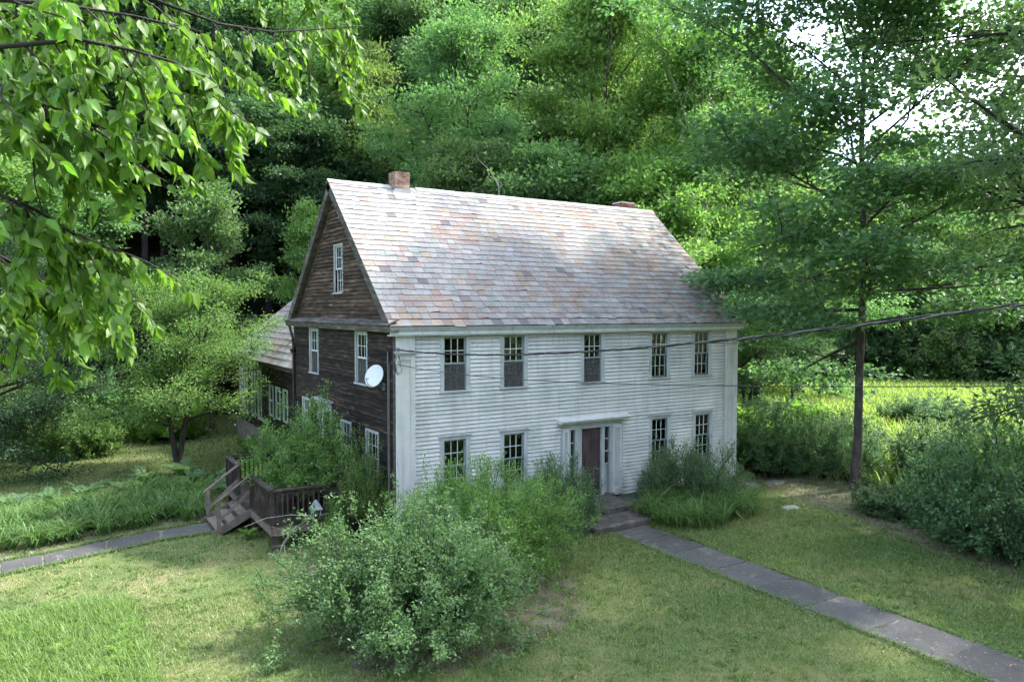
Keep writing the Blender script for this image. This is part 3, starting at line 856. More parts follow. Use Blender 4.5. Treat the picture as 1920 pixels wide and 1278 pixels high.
    while y < HD + OVY - 0.1:
        w = random.uniform(0.9, 2.2); y2 = min(y + w, HD + OVY + .03)
        dz = random.gauss(0, 0.008)
        MB(**SIDE).hexa([(y, -0.01, 5.38 + dz), (y2 - .01, -0.01, 5.38), (y2 - .01, 0.32, 5.245), (y, 0.32, 5.245 + dz),
                         (y, -0.01, 5.405 + dz), (y2 - .01, -0.01, 5.405), (y2 - .01, 0.32, 5.268), (y, 0.32, 5.268 + dz)]).build('pent_board', M['grey_wood'], pent)
        y = y2
    # ---- gable triangle
    sl_ = (RIDGE_Z - EAVE_Z) / (RIDGE_Y + OVY)
    roof_u = lambda z: max(0.0, (z - EAVE_Z) / sl_ - OVY + 0.10)
    gy0 = lambda z: min(roof_u(z), RIDGE_Y - 0.01)
    gy1 = lambda z: max(HD - roof_u(z), RIDGE_Y + 0.01)
    gt = MB(**SIDE)
    zc = [5.25, gw[2], gw[3], RIDGE_Z - 0.14]
    def band(z0, z1, holes):
        cuts = [None, *holes, None]
        a0, a1, b0, b1 = gy0(z0), gy0(z1), gy1(z0), gy1(z1)
        if not holes:
            gt.hexa([(a0, -.16, z0), (b0, -.16, z0), (b0, -.006, z0), (a0, -.006, z0), (a1, -.16, z1), (b1, -.16, z1), (b1, -.006, z1), (a1, -.006, z1)])
        else:
            h0, h1 = holes[0]
            gt.hexa([(a0, -.16, z0), (h0, -.16, z0), (h0, -.006, z0), (a0, -.006, z0), (a1, -.16, z1), (h0, -.16, z1), (h0, -.006, z1), (a1, -.006, z1)])
            gt.hexa([(h1, -.16, z0), (b0, -.16, z0), (b0, -.006, z0), (h1, -.006, z0), (h1, -.16, z1), (b1, -.16, z1), (b1, -.006, z1), (h1, -.006, z1)])
    band(zc[0], zc[1], []); band(zc[1], zc[2], [(gw[0] - gw[1] / 2, gw[0] + gw[1] / 2)]); band(zc[2], zc[3], [])
    g = gt.build('gable_wall', M['sheathing'], house)
    clapboards(SIDE, gy0, gy1, 5.40, RIDGE_Z - 0.22, 0.112, [(gw[0] - gw[1] / 2 - .05, gw[0] + gw[1] / 2 + .05, gw[2] - .065, gw[3] + .05)], M['gable_wood'], g, wob=0.008, thick=0.028, maxlen=3.8)
    window(SIDE, *gw, house, M['trim'], M['sash_white'], casing=0.05)
    # ---- rear and far walls
    MB().box(0.0, HW, HD - 0.15, HD, 0, 5.25).build('rear_wall', M['paint'], house)
    m = MB().box(HW - 0.15, HW - 0.003, 0.16, HD - 0.15, 0, 5.25)
    m.hexa([(HW - .15, .2, 5.25), (HW - .003, .2, 5.25), (HW - .003, HD - .2, 5.25), (HW - .15, HD - .2, 5.25), (HW - .15, RIDGE_Y - .05, RIDGE_Z - .2), (HW - .003, RIDGE_Y - .05, RIDGE_Z - .2), (HW - .003, RIDGE_Y + .05, RIDGE_Z - .2), (HW - .15, RIDGE_Y + .05, RIDGE_Z - .2)])
    m.build('far_end_wall', M['paint'], house)
    # inside: floors and partitions, so that the windows look into rooms
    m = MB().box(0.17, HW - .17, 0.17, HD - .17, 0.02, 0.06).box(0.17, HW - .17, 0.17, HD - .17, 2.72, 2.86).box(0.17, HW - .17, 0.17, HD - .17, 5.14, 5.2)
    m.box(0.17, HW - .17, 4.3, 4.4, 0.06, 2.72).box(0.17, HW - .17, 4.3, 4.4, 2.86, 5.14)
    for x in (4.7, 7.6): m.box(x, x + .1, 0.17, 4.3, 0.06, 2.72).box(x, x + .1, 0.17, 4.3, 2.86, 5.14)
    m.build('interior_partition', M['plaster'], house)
build_house()

SLATE_COLS = [((0.245, 0.236, 0.226), 30), ((0.27, 0.263, 0.254), 24), ((0.265, 0.225, 0.206), 19), ((0.222, 0.238, 0.226), 9), ((0.27, 0.225, 0.178), 9), ((0.25, 0.192, 0.170), 7), ((0.14, 0.13, 0.132), 2)]
def slate_colour(x, s):
    # tan and pink slates gather in drifts
    n = math.sin(x * 1.3 + s * 0.7) + math.sin(x * 0.6 - s * 1.9 + 1.0)
    w = [k[1] * (3.0 if i in (2, 4, 5) and n > 0.4 else (0.4 if i in (2, 4, 5) else 1)) for i, k in enumerate(SLATE_COLS)]
    c = random.choices([k[0] for k in SLATE_COLS], w)[0]
    b = random.uniform(0.86, 1.1)
    return tuple(v * b for v in c) + (1,)

def build_roof():
    run = RIDGE_Y + OVY
    rise = RIDGE_Z - EAVE_Z
    Ls = math.hypot(run, rise)
    cs, sn = run / Ls, rise / Ls
    # slope frame: (u along the eave, h above the deck, s up the slope); front slope
    def fr(p):
        return np.stack([p[:, 0], -OVY + p[:, 2] * cs - p[:, 1] * sn, EAVE_Z + p[:, 2] * sn + p[:, 1] * cs], 1)
    deck = MB(frame=fr, flip=True)
    deck.box(-OVX + .02, HW + OVX - .02, -0.12, -0.004, 0.05, Ls - 0.02)
    roof = deck.build('roof', M['sheathing'], house)
    # rear slope
    def fr2(p):
        return np.stack([p[:, 0], HD + OVY - p[:, 2] * cs + p[:, 1] * sn, EAVE_Z + p[:, 2] * sn + p[:, 1] * cs], 1)
    m = MB(frame=fr2)
    m.box(-OVX + .02, HW + OVX - .02, -0.12, 0.02, 0.0, Ls - 0.0, (0.3, 0.3, 0.3, 1))
    m.build('rear_slope', M['slate'], roof)
    # rake boards under both slopes at the two gable ends
    for x0, x1 in ((-OVX, -OVX + 0.045), (HW + OVX - 0.045, HW + OVX)):
        m = MB(frame=fr, flip=True); m.box(x0, x1, -0.27, -0.012, 0.06, Ls - 0.0); m.build('rake_board', M['grey_wood'], roof)
        m = MB(frame=fr2); m.box(x0, x1, -0.27, -0.012, 0.0, Ls - 0.05); m.build('rake_board', M['grey_wood'], roof)
    m = MB(frame=fr, flip=True); m.box(-OVX + .045, -0.03, -0.30, -0.26, 0.25, Ls - 0.3); m.build('rake_soffit', M['grey_wood'], roof)
    m = MB(frame=fr2); m.box(-OVX + .045, -0.03, -0.30, -0.26, 0.1, Ls - 0.3); m.build('rake_soffit', M['grey_wood'], roof)
    m = MB(frame=fr2); m.box(-0.03, 0.012, -0.44, -0.14, 0.15, Ls - 0.45); m.build('frieze_board', M['gable_wood'], roof)
    m = MB(frame=fr, flip=True); m.box(-0.03, 0.012, -0.40, -0.14, 0.35, Ls - 0.45); m.build('frieze_board', M['gable_wood'], roof)
    # slates
    rows = 27
    e = (Ls - 0.02) / rows
    items = []
    for k in range(rows):
        s0 = k * e - (0.03 if k == 0 else 0)
        u = -OVX - 0.02
        first = True
        while u < HW + OVX - 0.02:
            w = random.uniform(0.23, 0.34)
            if first and k % 2: w *= 0.55
            first = False
            u1 = min(u + w, HW + OVX + 0.02)
            if HW + OVX + 0.02 - u1 < 0.12: u1 = HW + OVX + 0.02
            slip = -abs(random.gauss(0, 0.006)) - (random.uniform(0.01, 0.05) if random.random() < 0.05 else 0)
            tilt = random.gauss(0, 0.0045) * (3 if random.random() < 0.05 else 1)
            g = 0.003
            h0, h1 = 0.022 + random.uniform(-.004, .006), 0.005
            sa, sb = s0 + slip - tilt, s0 + slip + tilt
            chip = random.uniform(-0.05, 0.06) if random.random() < 0.12 else 0
            st = s0 + e + 0.01 if k < rows - 1 else s0 + e
            pts = [(u + g, h0 - .010, sa), (u1 - g, h0 - .010, sb + chip), (u1 - g, h0, sb + chip), (u + g, h0, sa),
                   (u + g, h1 - .010, st), (u1 - g, h1 - .010, st), (u1 - g, h1, st), (u + g, h1, st)]
            mid = fr(np.array([[(u + u1) / 2, 0, s0 + e / 2]]))[0]
            dist = np.linalg.norm(mid - np.array(CAM))
            items.append((dist / math.sqrt(max(u1 - u, .01)), pts, slate_colour((u + u1) / 2, s0)))
            u = u1
    items.sort(key=lambda t: t[0])
    for q, (d, pts, c) in enumerate(items[:300]):
        MB(frame=fr, flip=True).hexa(pts, c).build('slate', M['slate'], roof)
    m = MB(frame=fr, flip=True)
    for (d, pts, c) in items[300:]: m.hexa(pts, c)
    o = m.build('slate_field', M['slate'], roof)
    tag(o, kind='stuff')
    # ridge cap
    x = -OVX - 0.03
    while x < HW + OVX:
        w = random.uniform(0.3, 0.5); x2 = min(x + w, HW + OVX + .03)
        dz = random.gauss(0, .004)
        if not (x2 > 1.78 and x < 2.32):
            m = MB()
            c = random.uniform(.36, .46)
            cc = (c, c, c * .99, 1)
            m.hexa([(x, RIDGE_Y - .13, RIDGE_Z - .088 + dz), (x2 - .006, RIDGE_Y - .13, RIDGE_Z - .088), (x2 - .006, RIDGE_Y, RIDGE_Z + .02), (x, RIDGE_Y, RIDGE_Z + .02 + dz),
                    (x, RIDGE_Y - .13, RIDGE_Z - .07 + dz), (x2 - .006, RIDGE_Y - .13, RIDGE_Z - .07), (x2 - .006, RIDGE_Y, RIDGE_Z + .045), (x, RIDGE_Y, RIDGE_Z + .045 + dz)], cc)
            m.hexa([(x, RIDGE_Y + .001, RIDGE_Z + .02 + dz), (x2 - .006, RIDGE_Y + .001, RIDGE_Z + .02), (x2 - .006, RIDGE_Y + .13, RIDGE_Z - .088), (x, RIDGE_Y + .13, RIDGE_Z - .088 + dz),
                    (x, RIDGE_Y + .001, RIDGE_Z + .045 + dz), (x2 - .006, RIDGE_Y + .001, RIDGE_Z + .045), (x2 - .006, RIDGE_Y + .13, RIDGE_Z - .07), (x, RIDGE_Y + .13, RIDGE_Z - .07 + dz)], cc)
            m.build('ridge_slate', M['slate'], roof)
        x = x2
    # chimneys, brick by brick
    def chimney(x0, x1, y0, y1, z0, z1, zb, mat, label):
        ch = MB().box(x0 + .012, x1 - .012, y0 + .012, y1 - .012, z0, z1 - .012).build('chimney', M['mortar'], roof)
        ch['label'] = label
        hgt, mor = 0.066, 0.012
        z = zb
        row = 0
        nx = max(2, round((x1 - x0) / 0.215)); nyb = max(2, round((y1 - y0) / 0.215))
        while z + hgt <= z1 + 0.01:
            for axis, a0, a1, n, sides in (('x', x0, x1, nx, (y0, y1)), ('y', y0 + .1, y1 - .1, nyb, (x0, x1))):
                st = (a1 - a0) / n
                cuts = [a0 + st * i for i in range(n + 1)] if row % 2 == 0 else [a0] + [a0 + st * (i + .5) for i in range(n)] + [a1]
                for i in range(len(cuts) - 1):
                    p, q = cuts[i] + mor / 2 * (i > 0), cuts[i + 1] - mor / 2 * (i < len(cuts) - 2)
                    for k, s in enumerate(sides):
                        r = random.gauss(0, .003)
                        lo, hi = (s + r, s + .1) if k == 0 else (s - .1, s + r)
                        m = MB()
                        m.box(p, q, lo, hi, z, z + hgt) if axis == 'x' else m.box(lo, hi, p, q, z, z + hgt)
                        m.build('brick', mat, ch)
            z += hgt + mor; row += 1
    chimney(1.80, 2.30, 4.14, 4.62, 8.7, 9.90, 9.20, M['brick'], 'weathered red brick chimney at the dark gable end')
    chimney(11.35, 12.05, 4.70, 5.24, 8.6, 9.80, 9.20, M['brick_dark'], 'sooty brick chimney at the far end of the ridge')
    # lead flashing in front of the first chimney
    m = MB(frame=fr, flip=True)
    s_ = (4.10 + OVY) / cs
    m.box(1.72, 2.40, 0.02, 0.034, s_ - 0.26, s_ + 0.12)
    m.build('flashing', M['lead'], roof)
    MB().box(1.77, 2.33, 4.10, 4.128, 9.05, 9.36).build('flashing', M['lead'], roof)
build_roof()

# ---- the lower rear wing, with its own slate roof and a row of narrow windows
def build_wing():
    X0, X1, Y0, Y1 = 0.35, 6.0, HD + 0.01, 19.6
    wing = thing('rear_wing', 'low dark rear wing with hipped slate roof and narrow white windows', 'house wing', (X0, Y0, 0))
    off = (X0, Y0, 0)
    fr = lambda p: np.stack([X0 - p[:, 1], p[:, 0], p[:, 2]], 1)
    F = dict(frame=fr, off=off)
    MB(off=off).box(X0 - .02, X1, Y0, Y1 + .02, GZ - 0.3, 0.55).build('foundation', M['stone'], wing)
    wins = [(11.25, .62, 1.32, 2.60), (12.3, .62, 1.32, 2.60), (13.3, .62, 1.32, 2.60), (15.2, .60, 0.95, 3.25), (16.3, .60, 0.95, 3.25), (17.7, .60, 0.9, 3.2), (18.6, .60, 0.9, 3.2), (9.5, .5, 1.0, 2.5)]
    holes = [(u - w / 2, u + w / 2, a, b) for u, w, a, b in wins]
    us = sorted({Y0, Y1, *[h[0] for h in holes], *[h[1] for h in holes]})
    m = MB(**F)
    for i in range(len(us) - 1):
        cu = (us[i] + us[i + 1]) / 2
        h = [h for h in holes if h[0] < cu < h[1]]
        if h:
            m.box(us[i], us[i + 1], -.15, 0, 0.55, h[0][2]); m.box(us[i], us[i + 1], -.15, 0, h[0][3], 3.62)
        else: m.box(us[i], us[i + 1], -.15, 0, 0.55, 3.62)
    wall = m.build('wall', M['dark_wood'], wing)
    z = 0.56
    while z < 3.55:                                         # boards between the openings
        cuts = [Y0] + sorted([v for h in holes if h[2] - .06 < z + .06 < h[3] + .06 for v in (h[0] - .06, h[1] + .06)]) + [Y1]
        for a, b in zip(cuts[::2], cuts[1::2]):
            if b - a > .05:
                MB(**F).hexa([(a, -.002, z), (b, -.002, z), (b, .024, z), (a, .024, z), (a, -.002, z + .125), (b, -.002, z + .125), (b, .006, z + .125), (a, .006, z + .125)]).build('clapboard', M['dark_wood'], wall)
        z += 0.126
    for u, w, a, b in wins:
        m = MB(**F)
        s = .07
        u0, u1 = u - w / 2, u + w / 2
        m.box(u0 - .02, u0 + s, -.05, .035, a, b).box(u1 - s, u1 + .02, -.05, .035, a, b).box(u0 + s, u1 - s, -.05, .034, a, a + s).box(u0 + s, u1 - s, -.05, .034, b - s, b)
        mid = (a + b) / 2 if b - a < 2 else a + (b - a) * .48
        m.box(u0 + s, u1 - s, -.05, .03, mid - .035, mid + .035)
        o = m.build('window', M['sash_white'], wing)
        for z0, z1 in ((a + s, mid - .035), (mid + .035, b - s)):
            MB(**F).box(u0 + s, u1 - s, -.02, -.016, z0, z1).build('pane', M['glass'], o)
    MB(off=off).box(X0 + .9, X0 + 1.0, Y0, Y1, 0.55, 3.6).build('interior_partition', M['plaster'], wing)
    MB(off=off).box(X1 - .1, X1, Y0, Y1, 0.55, 3.62).box(X0, X1, Y1 - .1, Y1, 0.55, 3.62).build('rear_wall', M['dark_wood'], wing)
    # hipped roof: planes with slates on the side that shows
    ex, ez = X0 - 0.42, 3.56
    rx, rz, ry = 3.2, 6.9, 16.6
    ye = Y1 + 0.4
    V = np.array([(ex, Y0, ez), (rx, Y0, rz), (rx, ry, rz), (ex, ye, ez), (2 * rx - ex, Y0, ez), (2 * rx - ex, ye, ez)]) - np.array(off)
    V2 = np.concatenate([V, V - np.array((0, 0, 0.12))])
    Fq = [np.array([(0, 3, 2, 1), (4, 1, 2, 5), (6, 7, 8, 9), (10, 11, 8, 7), (0, 6, 9, 3), (3, 9, 11, 5)]), np.array([(3, 5, 2), (9, 8, 11)])]
    roof = link('roof', np_mesh('roof', V2, Fq), wing, M['sheathing'])
    Ls = math.hypot(rx - ex, rz - ez); c, s = (rx - ex) / Ls, (rz - ez) / Ls
    def frs(p):  # (u = y, h, s up the slope)
        return np.stack([ex + p[:, 2] * c - p[:, 1] * s, p[:, 0], ez + p[:, 2] * s + p[:, 1] * c], 1)
    rows = 15; e = Ls / rows
    for k in range(rows):
        s0 = k * e
        ymax = ye - (ye - ry) * (s0 + e) / Ls
        u = Y0 + (0 if k % 2 else -0.0)
        while u < ymax:
            w = random.uniform(0.30, 0.46); u1 = min(u + w, ymax)
            h = 0.028 + random.uniform(-.004, .006)
            cc = slate_colour(u, s0 + 3)
            cc = tuple(v * 1.15 for v in cc[:3]) + (1,)
            t = random.gauss(0, .005)
            MB(frame=frs, off=off).hexa([(u + .003, h - .012, s0 - .01 + t), (u1 - .003, h - .012, s0 - .01 - t), (u1 - .003, h, s0 - .01 - t), (u + .003, h, s0 - .01 + t),
                                        (u + .003, -.002, s0 + e), (u1 - .003, -.002, s0 + e), (u1 - .003, .006, s0 + e), (u + .003, .006, s0 + e)], cc).build('slate', M['slate'], roof)
            u = u1
    MB(off=off).box(ex + .03, ex + .06, Y0, ye - .05, ez - .16, ez - .01).build('fascia', M['grey_wood'], roof)
build_wing()

# downpipe on the rear corner of the gable wall
dp = thing('downpipe', 'dark downpipe at the rear corner of the gable wall', 'pipe', (-0.09, 8.62, GZ))
V, F = tube_geo([(np.array([(0.0, 0, 0.0), (0.0, 0, 2.5), (0, 0, 4.6), (-.02, 0.02, 5.0), (-.1, .1, 5.4)]), np.full(5, 0.045))], 8)
link('pipe', np_mesh('pipe', V, F, smooth=True), dp, M['dark_metal'])
V, F = tube_geo([(np.array([(-0.02, 0, 4.45), (-.02, 0, 4.56), (-.02, 0, 4.60)]), np.array([0.06, 0.10, 0.11]))], 8)
link('hopper', np_mesh('hopper', V, F), dp, M['dark_metal'])

# conduit by the front corner
cd = thing('electric_conduit', 'thin grey electric conduit running down the gable wall by the corner', 'conduit', (-0.06, 0.34, GZ))
V, F = tube_geo([(np.array([(0, 0, 0.4), (0, 0, 2.4), (0.0, 0, 4.9)]), np.full(3, 0.022))], 6)
link('pipe', np_mesh('pipe', V, F, smooth=True), cd, M['cable_grey'])
V, F = tube_geo([(np.array([(-.01, -.09, 0.4), (-.01, -.09, 2.4), (-.01, -.09, 4.6)]), np.full(3, 0.016))], 6)
link('cable', np_mesh('cable', V, F, smooth=True), cd, M['cable_grey'])

# ------------------------------------------------------------------ front steps, loose stones
st = thing('front_steps', 'worn mossy stone steps below the front door', 'steps', (5.4, -1.0, GZ))
def rough_block(name, parent, x0, x1, y0, y1, z0, z1, mat, off):
    j = rng.normal(0, 0.025, (8, 3)); j[:, 2] *= 0.4
    p = np.array([(x0, y0, z0), (x1, y0, z0), (x1, y1, z0), (x0, y1, z0), (x0, y0, z1), (x1, y0, z1), (x1, y1, z1), (x0, y1, z1)]) + j
    m = MB(off=off); m.hexa(p)
    return m.build(name, mat, parent, bevel=0.03)
rough_block('step', st, 4.75, 6.75, -2.02, -1.12, GZ - .1, -0.12, M['step_stone'], (5.4, -1.0, GZ))
rough_block('step', st, 4.9, 7.0, -1.1, -0.06, GZ - .1, 0.04, M['step_stone'], (5.4, -1.0, GZ))

def stone(label, loc, sx, sy, sz, mat, seed):
    r = np.random.default_rng(seed)
    n, k = 12, 6
    V = []
    for i in range(k):
        ph = (i / (k - 1)) * math.pi * 0.55
        for j in range(n):
            a = 2 * math.pi * j / n
            rr = math.sin(ph + 0.04) * (1 + 0.22 * math.sin(a * 2 + seed) + r.normal(0, .06))
            V.append((rr * math.cos(a) * sx, rr * math.sin(a) * sy, max(math.cos(ph), -0.3) * sz * (1 + r.normal(0, .05))))
    F = [(i * n + j, i * n + (j + 1) % n, (i + 1) * n + (j + 1) % n, (i + 1) * n + j) for i in range(k - 1) for j in range(n)]
    o = link('stone', np_mesh('stone', np.array(V), np.array(F)[:, ::-1]), None, mat, loc)
    tag(o, label, 'stone')
stone('small pale stone lying on the lawn near the hedge', (11.5, -3.0, GZ - 0.02), 0.28, 0.20, 0.11, M['pale_stone'], 3)
stone('flat grey stone beside the white corner pilaster', (12.9, -0.35, GZ - 0.02), 0.42, 0.30, 0.10, M['stone'], 5)
stone('lower flat stone behind the pilaster stone, near the hedge foot', (13.9, -0.55, GZ - 0.02), 0.5, 0.28, 0.09, M['stone'], 8)

# ------------------------------------------------------------------ satellite dish
def build_dish():
    loc = (0.0, 0.68, 3.78)
    t = thing('satellite_dish', 'round pale grey satellite dish on the dark gable wall', 'satellite dish', loc)
    # reflector faces up and out, to the camera side
    nrm = Vector((-0.80, -0.46, 0.38)).normalized()
    up = Vector((0, 0, 1)); rt = up.cross(nrm).normalized(); up = nrm.cross(rt)
    c = Vector((-0.30, -0.06, 0.16))
    V, F = [], []
    rings, seg = 6, 36
    for side in (0, 1):
        for i in range(rings + 1):
            r = 0.30 * i / rings
            for j in range(seg):
                a = 2 * math.pi * j / seg
                p = c + rt * (r * 0.93 * math.cos(a)) + up * (r * math.sin(a)) + nrm * (r * r * 0.55 - 0.012 * side)
                V.append(p)
        b = side * (rings + 1) * seg
        for i in range(rings):
            for j in range(seg):
                q = (b + i * seg + j, b + i * seg + (j + 1) % seg, b + (i + 1) * seg + (j + 1) % seg, b + (i + 1) * seg + j)
                F.append(q if side == 0 else q[::-1])
    b = rings * seg; d = (2 * rings + 1) * seg
    for j in range(seg): F.append((b + j, b + (j + 1) % seg, d + (j + 1) % seg, d + j))
    link('reflector', np_mesh('reflector', np.array([tuple(v) for v in V]), np.array(F), smooth=True), t, M['dish'])
    foot = c - up * 0.29 + nrm * 0.02
    tip = c + nrm * 0.34 - up * 0.16
    V, F = tube_geo([(np.array([tuple(foot), tuple((foot + tip) / 2 - up * .05), tuple(tip)]), np.full(3, 0.013))], 6)
    link('feed_arm', np_mesh('feed_arm', V, F), t, M['dish'])
    V, F = tube_geo([(np.array([tuple(tip - nrm * .03), tuple(tip + up * .01 - nrm * .05), tuple(tip - nrm * 0.1 + up * .03)]), np.array([.02, .032, .026]))], 8)
    link('feed_horn', np_mesh('feed_horn', V, F), t, M['dish'])
    b0 = c - nrm * 0.02
    V, F = tube_geo([(np.array([(0.0, 0.05, -0.12), (-0.12, 0.04, -0.1), tuple(b0 - nrm * .06), tuple(b0)]), np.full(4, 0.02))], 6)
    link('mount', np_mesh('mount', V, F), t, M['metal'])
    MB().box(-0.03, 0.0, -0.05, 0.13, -0.22, -0.02).build('wall_plate', M['metal'], t)
build_dish()

# ------------------------------------------------------------------ overhead wires
def spline(P, n):
    P = np.array(P, float)
    d = np.concatenate([[0], np.cumsum(np.linalg.norm(np.diff(P, axis=0), axis=1))])
    t = np.linspace(0, d[-1], n)
    # cubic fit per axis keeps the sag smooth
    return np.stack([np.polyval(np.polyfit(d, P[:, k], 4), t) for k in range(3)], 1)
def build_wires():
    C = [(0.03, -0.06, 4.64), (0.17, -2.26, 4.66), (0.33, -4.93, 4.77), (0.47, -7.12, 4.91), (0.59, -8.95, 5.1), (0.66, -10.22, 5.23), (0.73, -11.21, 5.37), (0.79, -12.24, 5.51), (0.84, -13.11, 5.63), (0.88, -13.7, 5.71), (1.2, -18.5, 6.5), (1.45, -22.0, 7.2)]
    P = spline(C, 520)
    o = thing('power_cable', 'thick twisted black power cable running from the house corner over the lawn', 'cable', tuple(P[0]))
    P0 = P - P[0]
    d = np.gradient(P0, axis=0); d = unit(d)
    s = unit(np.cross(d, (0, 0, 1.0))); t = np.cross(s, d)
    L = np.concatenate([[0], np.cumsum(np.linalg.norm(np.diff(P0, axis=0), axis=1))])
    for k, (ph, rad, mat) in enumerate(((0, 0.0105, 'black_rubber'), (2.09, 0.0105, 'black_rubber'), (4.19, 0.007, 'bare_cable'))):
        a = L * 7.5 + ph
        Q = P0 + 0.0125 * (s * np.cos(a)[:, None] + t * np.sin(a)[:, None])
        V, F = tube_geo([(Q, np.full(len(Q), rad))], 6)
        link('strand', np_mesh('strand', V, F, smooth=True), o, M[mat])
    # clamp at the corner
    MB().box(-.03, .03, -.05, .03, -.05, .05).build('clamp', M['metal'], o)
    C = [(0.02, -0.05, 4.28), (0.58, -1.45, 4.15), (1.33, -3.35, 4.11), (2.03, -5.14, 4.15), (2.68, -6.79, 4.21), (3.18, -8.05, 4.26), (3.91, -9.9, 4.37), (4.76, -12.07, 4.54), (6.8, -17.2, 5.1)]
    P = spline(C, 120)
    o = thing('telephone_wire', 'thin dark telephone wire below the twisted cable, almost level', 'wire', tuple(P[0]))
    V, F = tube_geo([(P - P[0], np.full(len(P), 0.0085))], 5)
    link('line', np_mesh('line', V, F, smooth=True), o, M['black_rubber'])
    # slack tails and a tangle of service wires at the corner
    for i in range(4):
        a = rng.normal(0, .03, (6, 3))
        pts = np.array([(0, 0, 0), (-.04, -.02, -.12), (.03, -.05, -.25), (.08, -.04, -.1), (.02, -.04, .1), (-.03, .05, .3)]) + a
        V, F = tube_geo([(spline(pts, 20), np.full(20, 0.006))], 4)
        link('tail', np_mesh('tail', V, F), o, M['black_rubber'])
build_wires()

# ------------------------------------------------------------------ deck with stairs by the gable wall
def build_deck():
    loc = (-2.8, 1.1, GZ)
    t = thing('wooden_deck', 'brown wooden deck with railings and stairs against the gable wall', 'deck', loc)
    X0, X1, Y0, Y1, FZ, RZ = -2.82, -0.06, 1.08, 6.25, 0.34, 1.20
    D = M['deck_wood']; S = M['step_wood']
    y = X0
    x = X0 - .03
    while x < X1 - .02:                                     # floor planks run along the wall
        x2 = min(x + .138, X1)
        MB(off=loc).box(x, x2, Y0 - .03, Y1 + .03, FZ - .035 + random.gauss(0, .002), FZ + random.gauss(0, .002)).build('plank', D, t)
        x = x2 + .007
    m = MB(off=loc)
    m.box(X0 - .02, X0 + .03, Y0, Y1, FZ - .24, FZ - .04).box(X0 + .03, X1, Y0 - .02, Y0 + .03, FZ - .24, FZ - .04).box(X0 + .03, X1, Y1 - .03, Y1 + .02, FZ - .24, FZ - .04)
    m.build('rim_joist', S, t)
    for (px, py) in ((X0 + .08, Y0 + .08), (X0 + .08, Y1 - .08), (-1.4, Y0 + .08), (X0 + .08, 3.2)):
        MB(off=loc).box(px - .06, px + .06, py - .06, py + .06, GZ - .1, FZ - .24).build('pier', D, t)
    G0, G1 = 3.22, 4.78                                     # stair opening
    for (px, py) in ((X0 + .02, Y0 + .02), (X0 + .02, G0), (X0 + .02, G1), (X0 + .02, Y1 - .02), (-1.45, Y0 + .02), (-0.12, Y0 + .02), (-1.45, Y1 - .02), (-0.12, Y1 - .02)):
        MB(off=loc).box(px - .045, px + .045, py - .045, py + .045, FZ, RZ - .03).build('post', D, t)
    def rail(a, b):
        m = MB(off=loc); m.bar((*a, RZ), (*b, RZ), .15, .04); m.build('handrail', D, t)
        m = MB(off=loc); m.bar((*a, RZ - .09), (*b, RZ - .09), .04, .08); m.build('rail', D, t)
        m = MB(off=loc); m.bar((*a, FZ + .10), (*b, FZ + .10), .04, .08); m.build('rail', D, t)
        L = math.hypot(b[0] - a[0], b[1] - a[1]); n = int(L / .125)
        for i in range(1, n):
            px, py = a[0] + (b[0] - a[0]) * i / n, a[1] + (b[1] - a[1]) * i / n
            w = .019
            MB(off=loc).box(px - w - .018, px + w - .018, py - w - .018, py + w - .018, FZ + .05 + random.uniform(-.02, .02), RZ - .06).build('baluster', D, t)
    rail((X0 + .02, Y0 + .02), (X1, Y0 + .02))
    rail((X0 + .02, Y1 - .02), (X1, Y1 - .02))
    rail((X0 + .02, Y0 + .02), (X0 + .02, G0))
    rail((X0 + .02, G1), (X0 + .02, Y1 - .02))
    # stairs going down towards the curved path
    n = 3
    for k in range(n):
        z = FZ - (k + 1) * (FZ - GZ) / (n + 1)
        xx = X0 - .02 - k * .28
        for q in range(2):
            MB(off=loc).box(xx - .30 + q * .152, xx - .155 + q * .152, G0 + .06, G1 - .06, z - .04, z).build('tread', S, t)
        MB(off=loc).box(xx - .022, xx - .002, G0 + .08, G1 - .08, z - .0, z + .15).build('riser', D, t)
    for y in (G0 + .03, G1 - .03):
        m = MB(off=loc); m.bar((X0, y, FZ - .16), (X0 - .95, y, GZ + .03), .045, .20); m.build('stringer', S, t)
        xb = X0 - .82
        MB(off=loc).box(xb - .045, xb + .045, y - .045, y + .045, GZ - .05, GZ + .90).build('newel_post', S, t)
        m = MB(off=loc); m.bar((X0 + .02, y, RZ + .01), (xb - .1, y, GZ + .86), .10, .04); m.build('stair_handrail', S, t)
        m = MB(off=loc); m.bar((X0 + .02, y, RZ - .42), (xb, y, GZ + .38), .04, .08); m.build('stair_rail', S, t)
build_deck()

# lantern on a post beside the deck
def build_lantern():
    loc = (-1.95, 0.35, GZ)
    t = thing('lamp_post', 'small grey post lantern with peaked cap beside the deck', 'lantern', loc)
    V, F = tube_geo([(np.array([(0, 0, -.1), (0, 0, .45), (0, 0, .95)]), np.full(3, .035))], 8)
    link('post', np_mesh('post', V, F, smooth=True), t, M['dark_metal'])
    m = MB()
    m.hexa([(-.07, -.07, .95), (.07, -.07, .95), (.07, .07, .95), (-.07, .07, .95), (-.10, -.10, 1.14), (.10, -.10, 1.14), (.10, .10, 1.14), (-.10, .10, 1.14)])
    m.build('lantern_glass', M['glass'], t)
    m = MB()
    for sx in (-1, 1):
        for sy in (-1, 1): m.bar((sx * .07, sy * .07, .95), (sx * .102, sy * .102, 1.14), .016, .016)
    m.build('lantern_frame', M['metal'], t)
    m = MB()
    m.hexa([(-.14, -.14, 1.14), (.14, -.14, 1.14), (.14, .14, 1.14), (-.14, .14, 1.14), (-.02, -.02, 1.36), (.02, -.02, 1.36), (.02, .02, 1.36), (-.02, .02, 1.36)])
    m.build('cap', M['metal'], t)
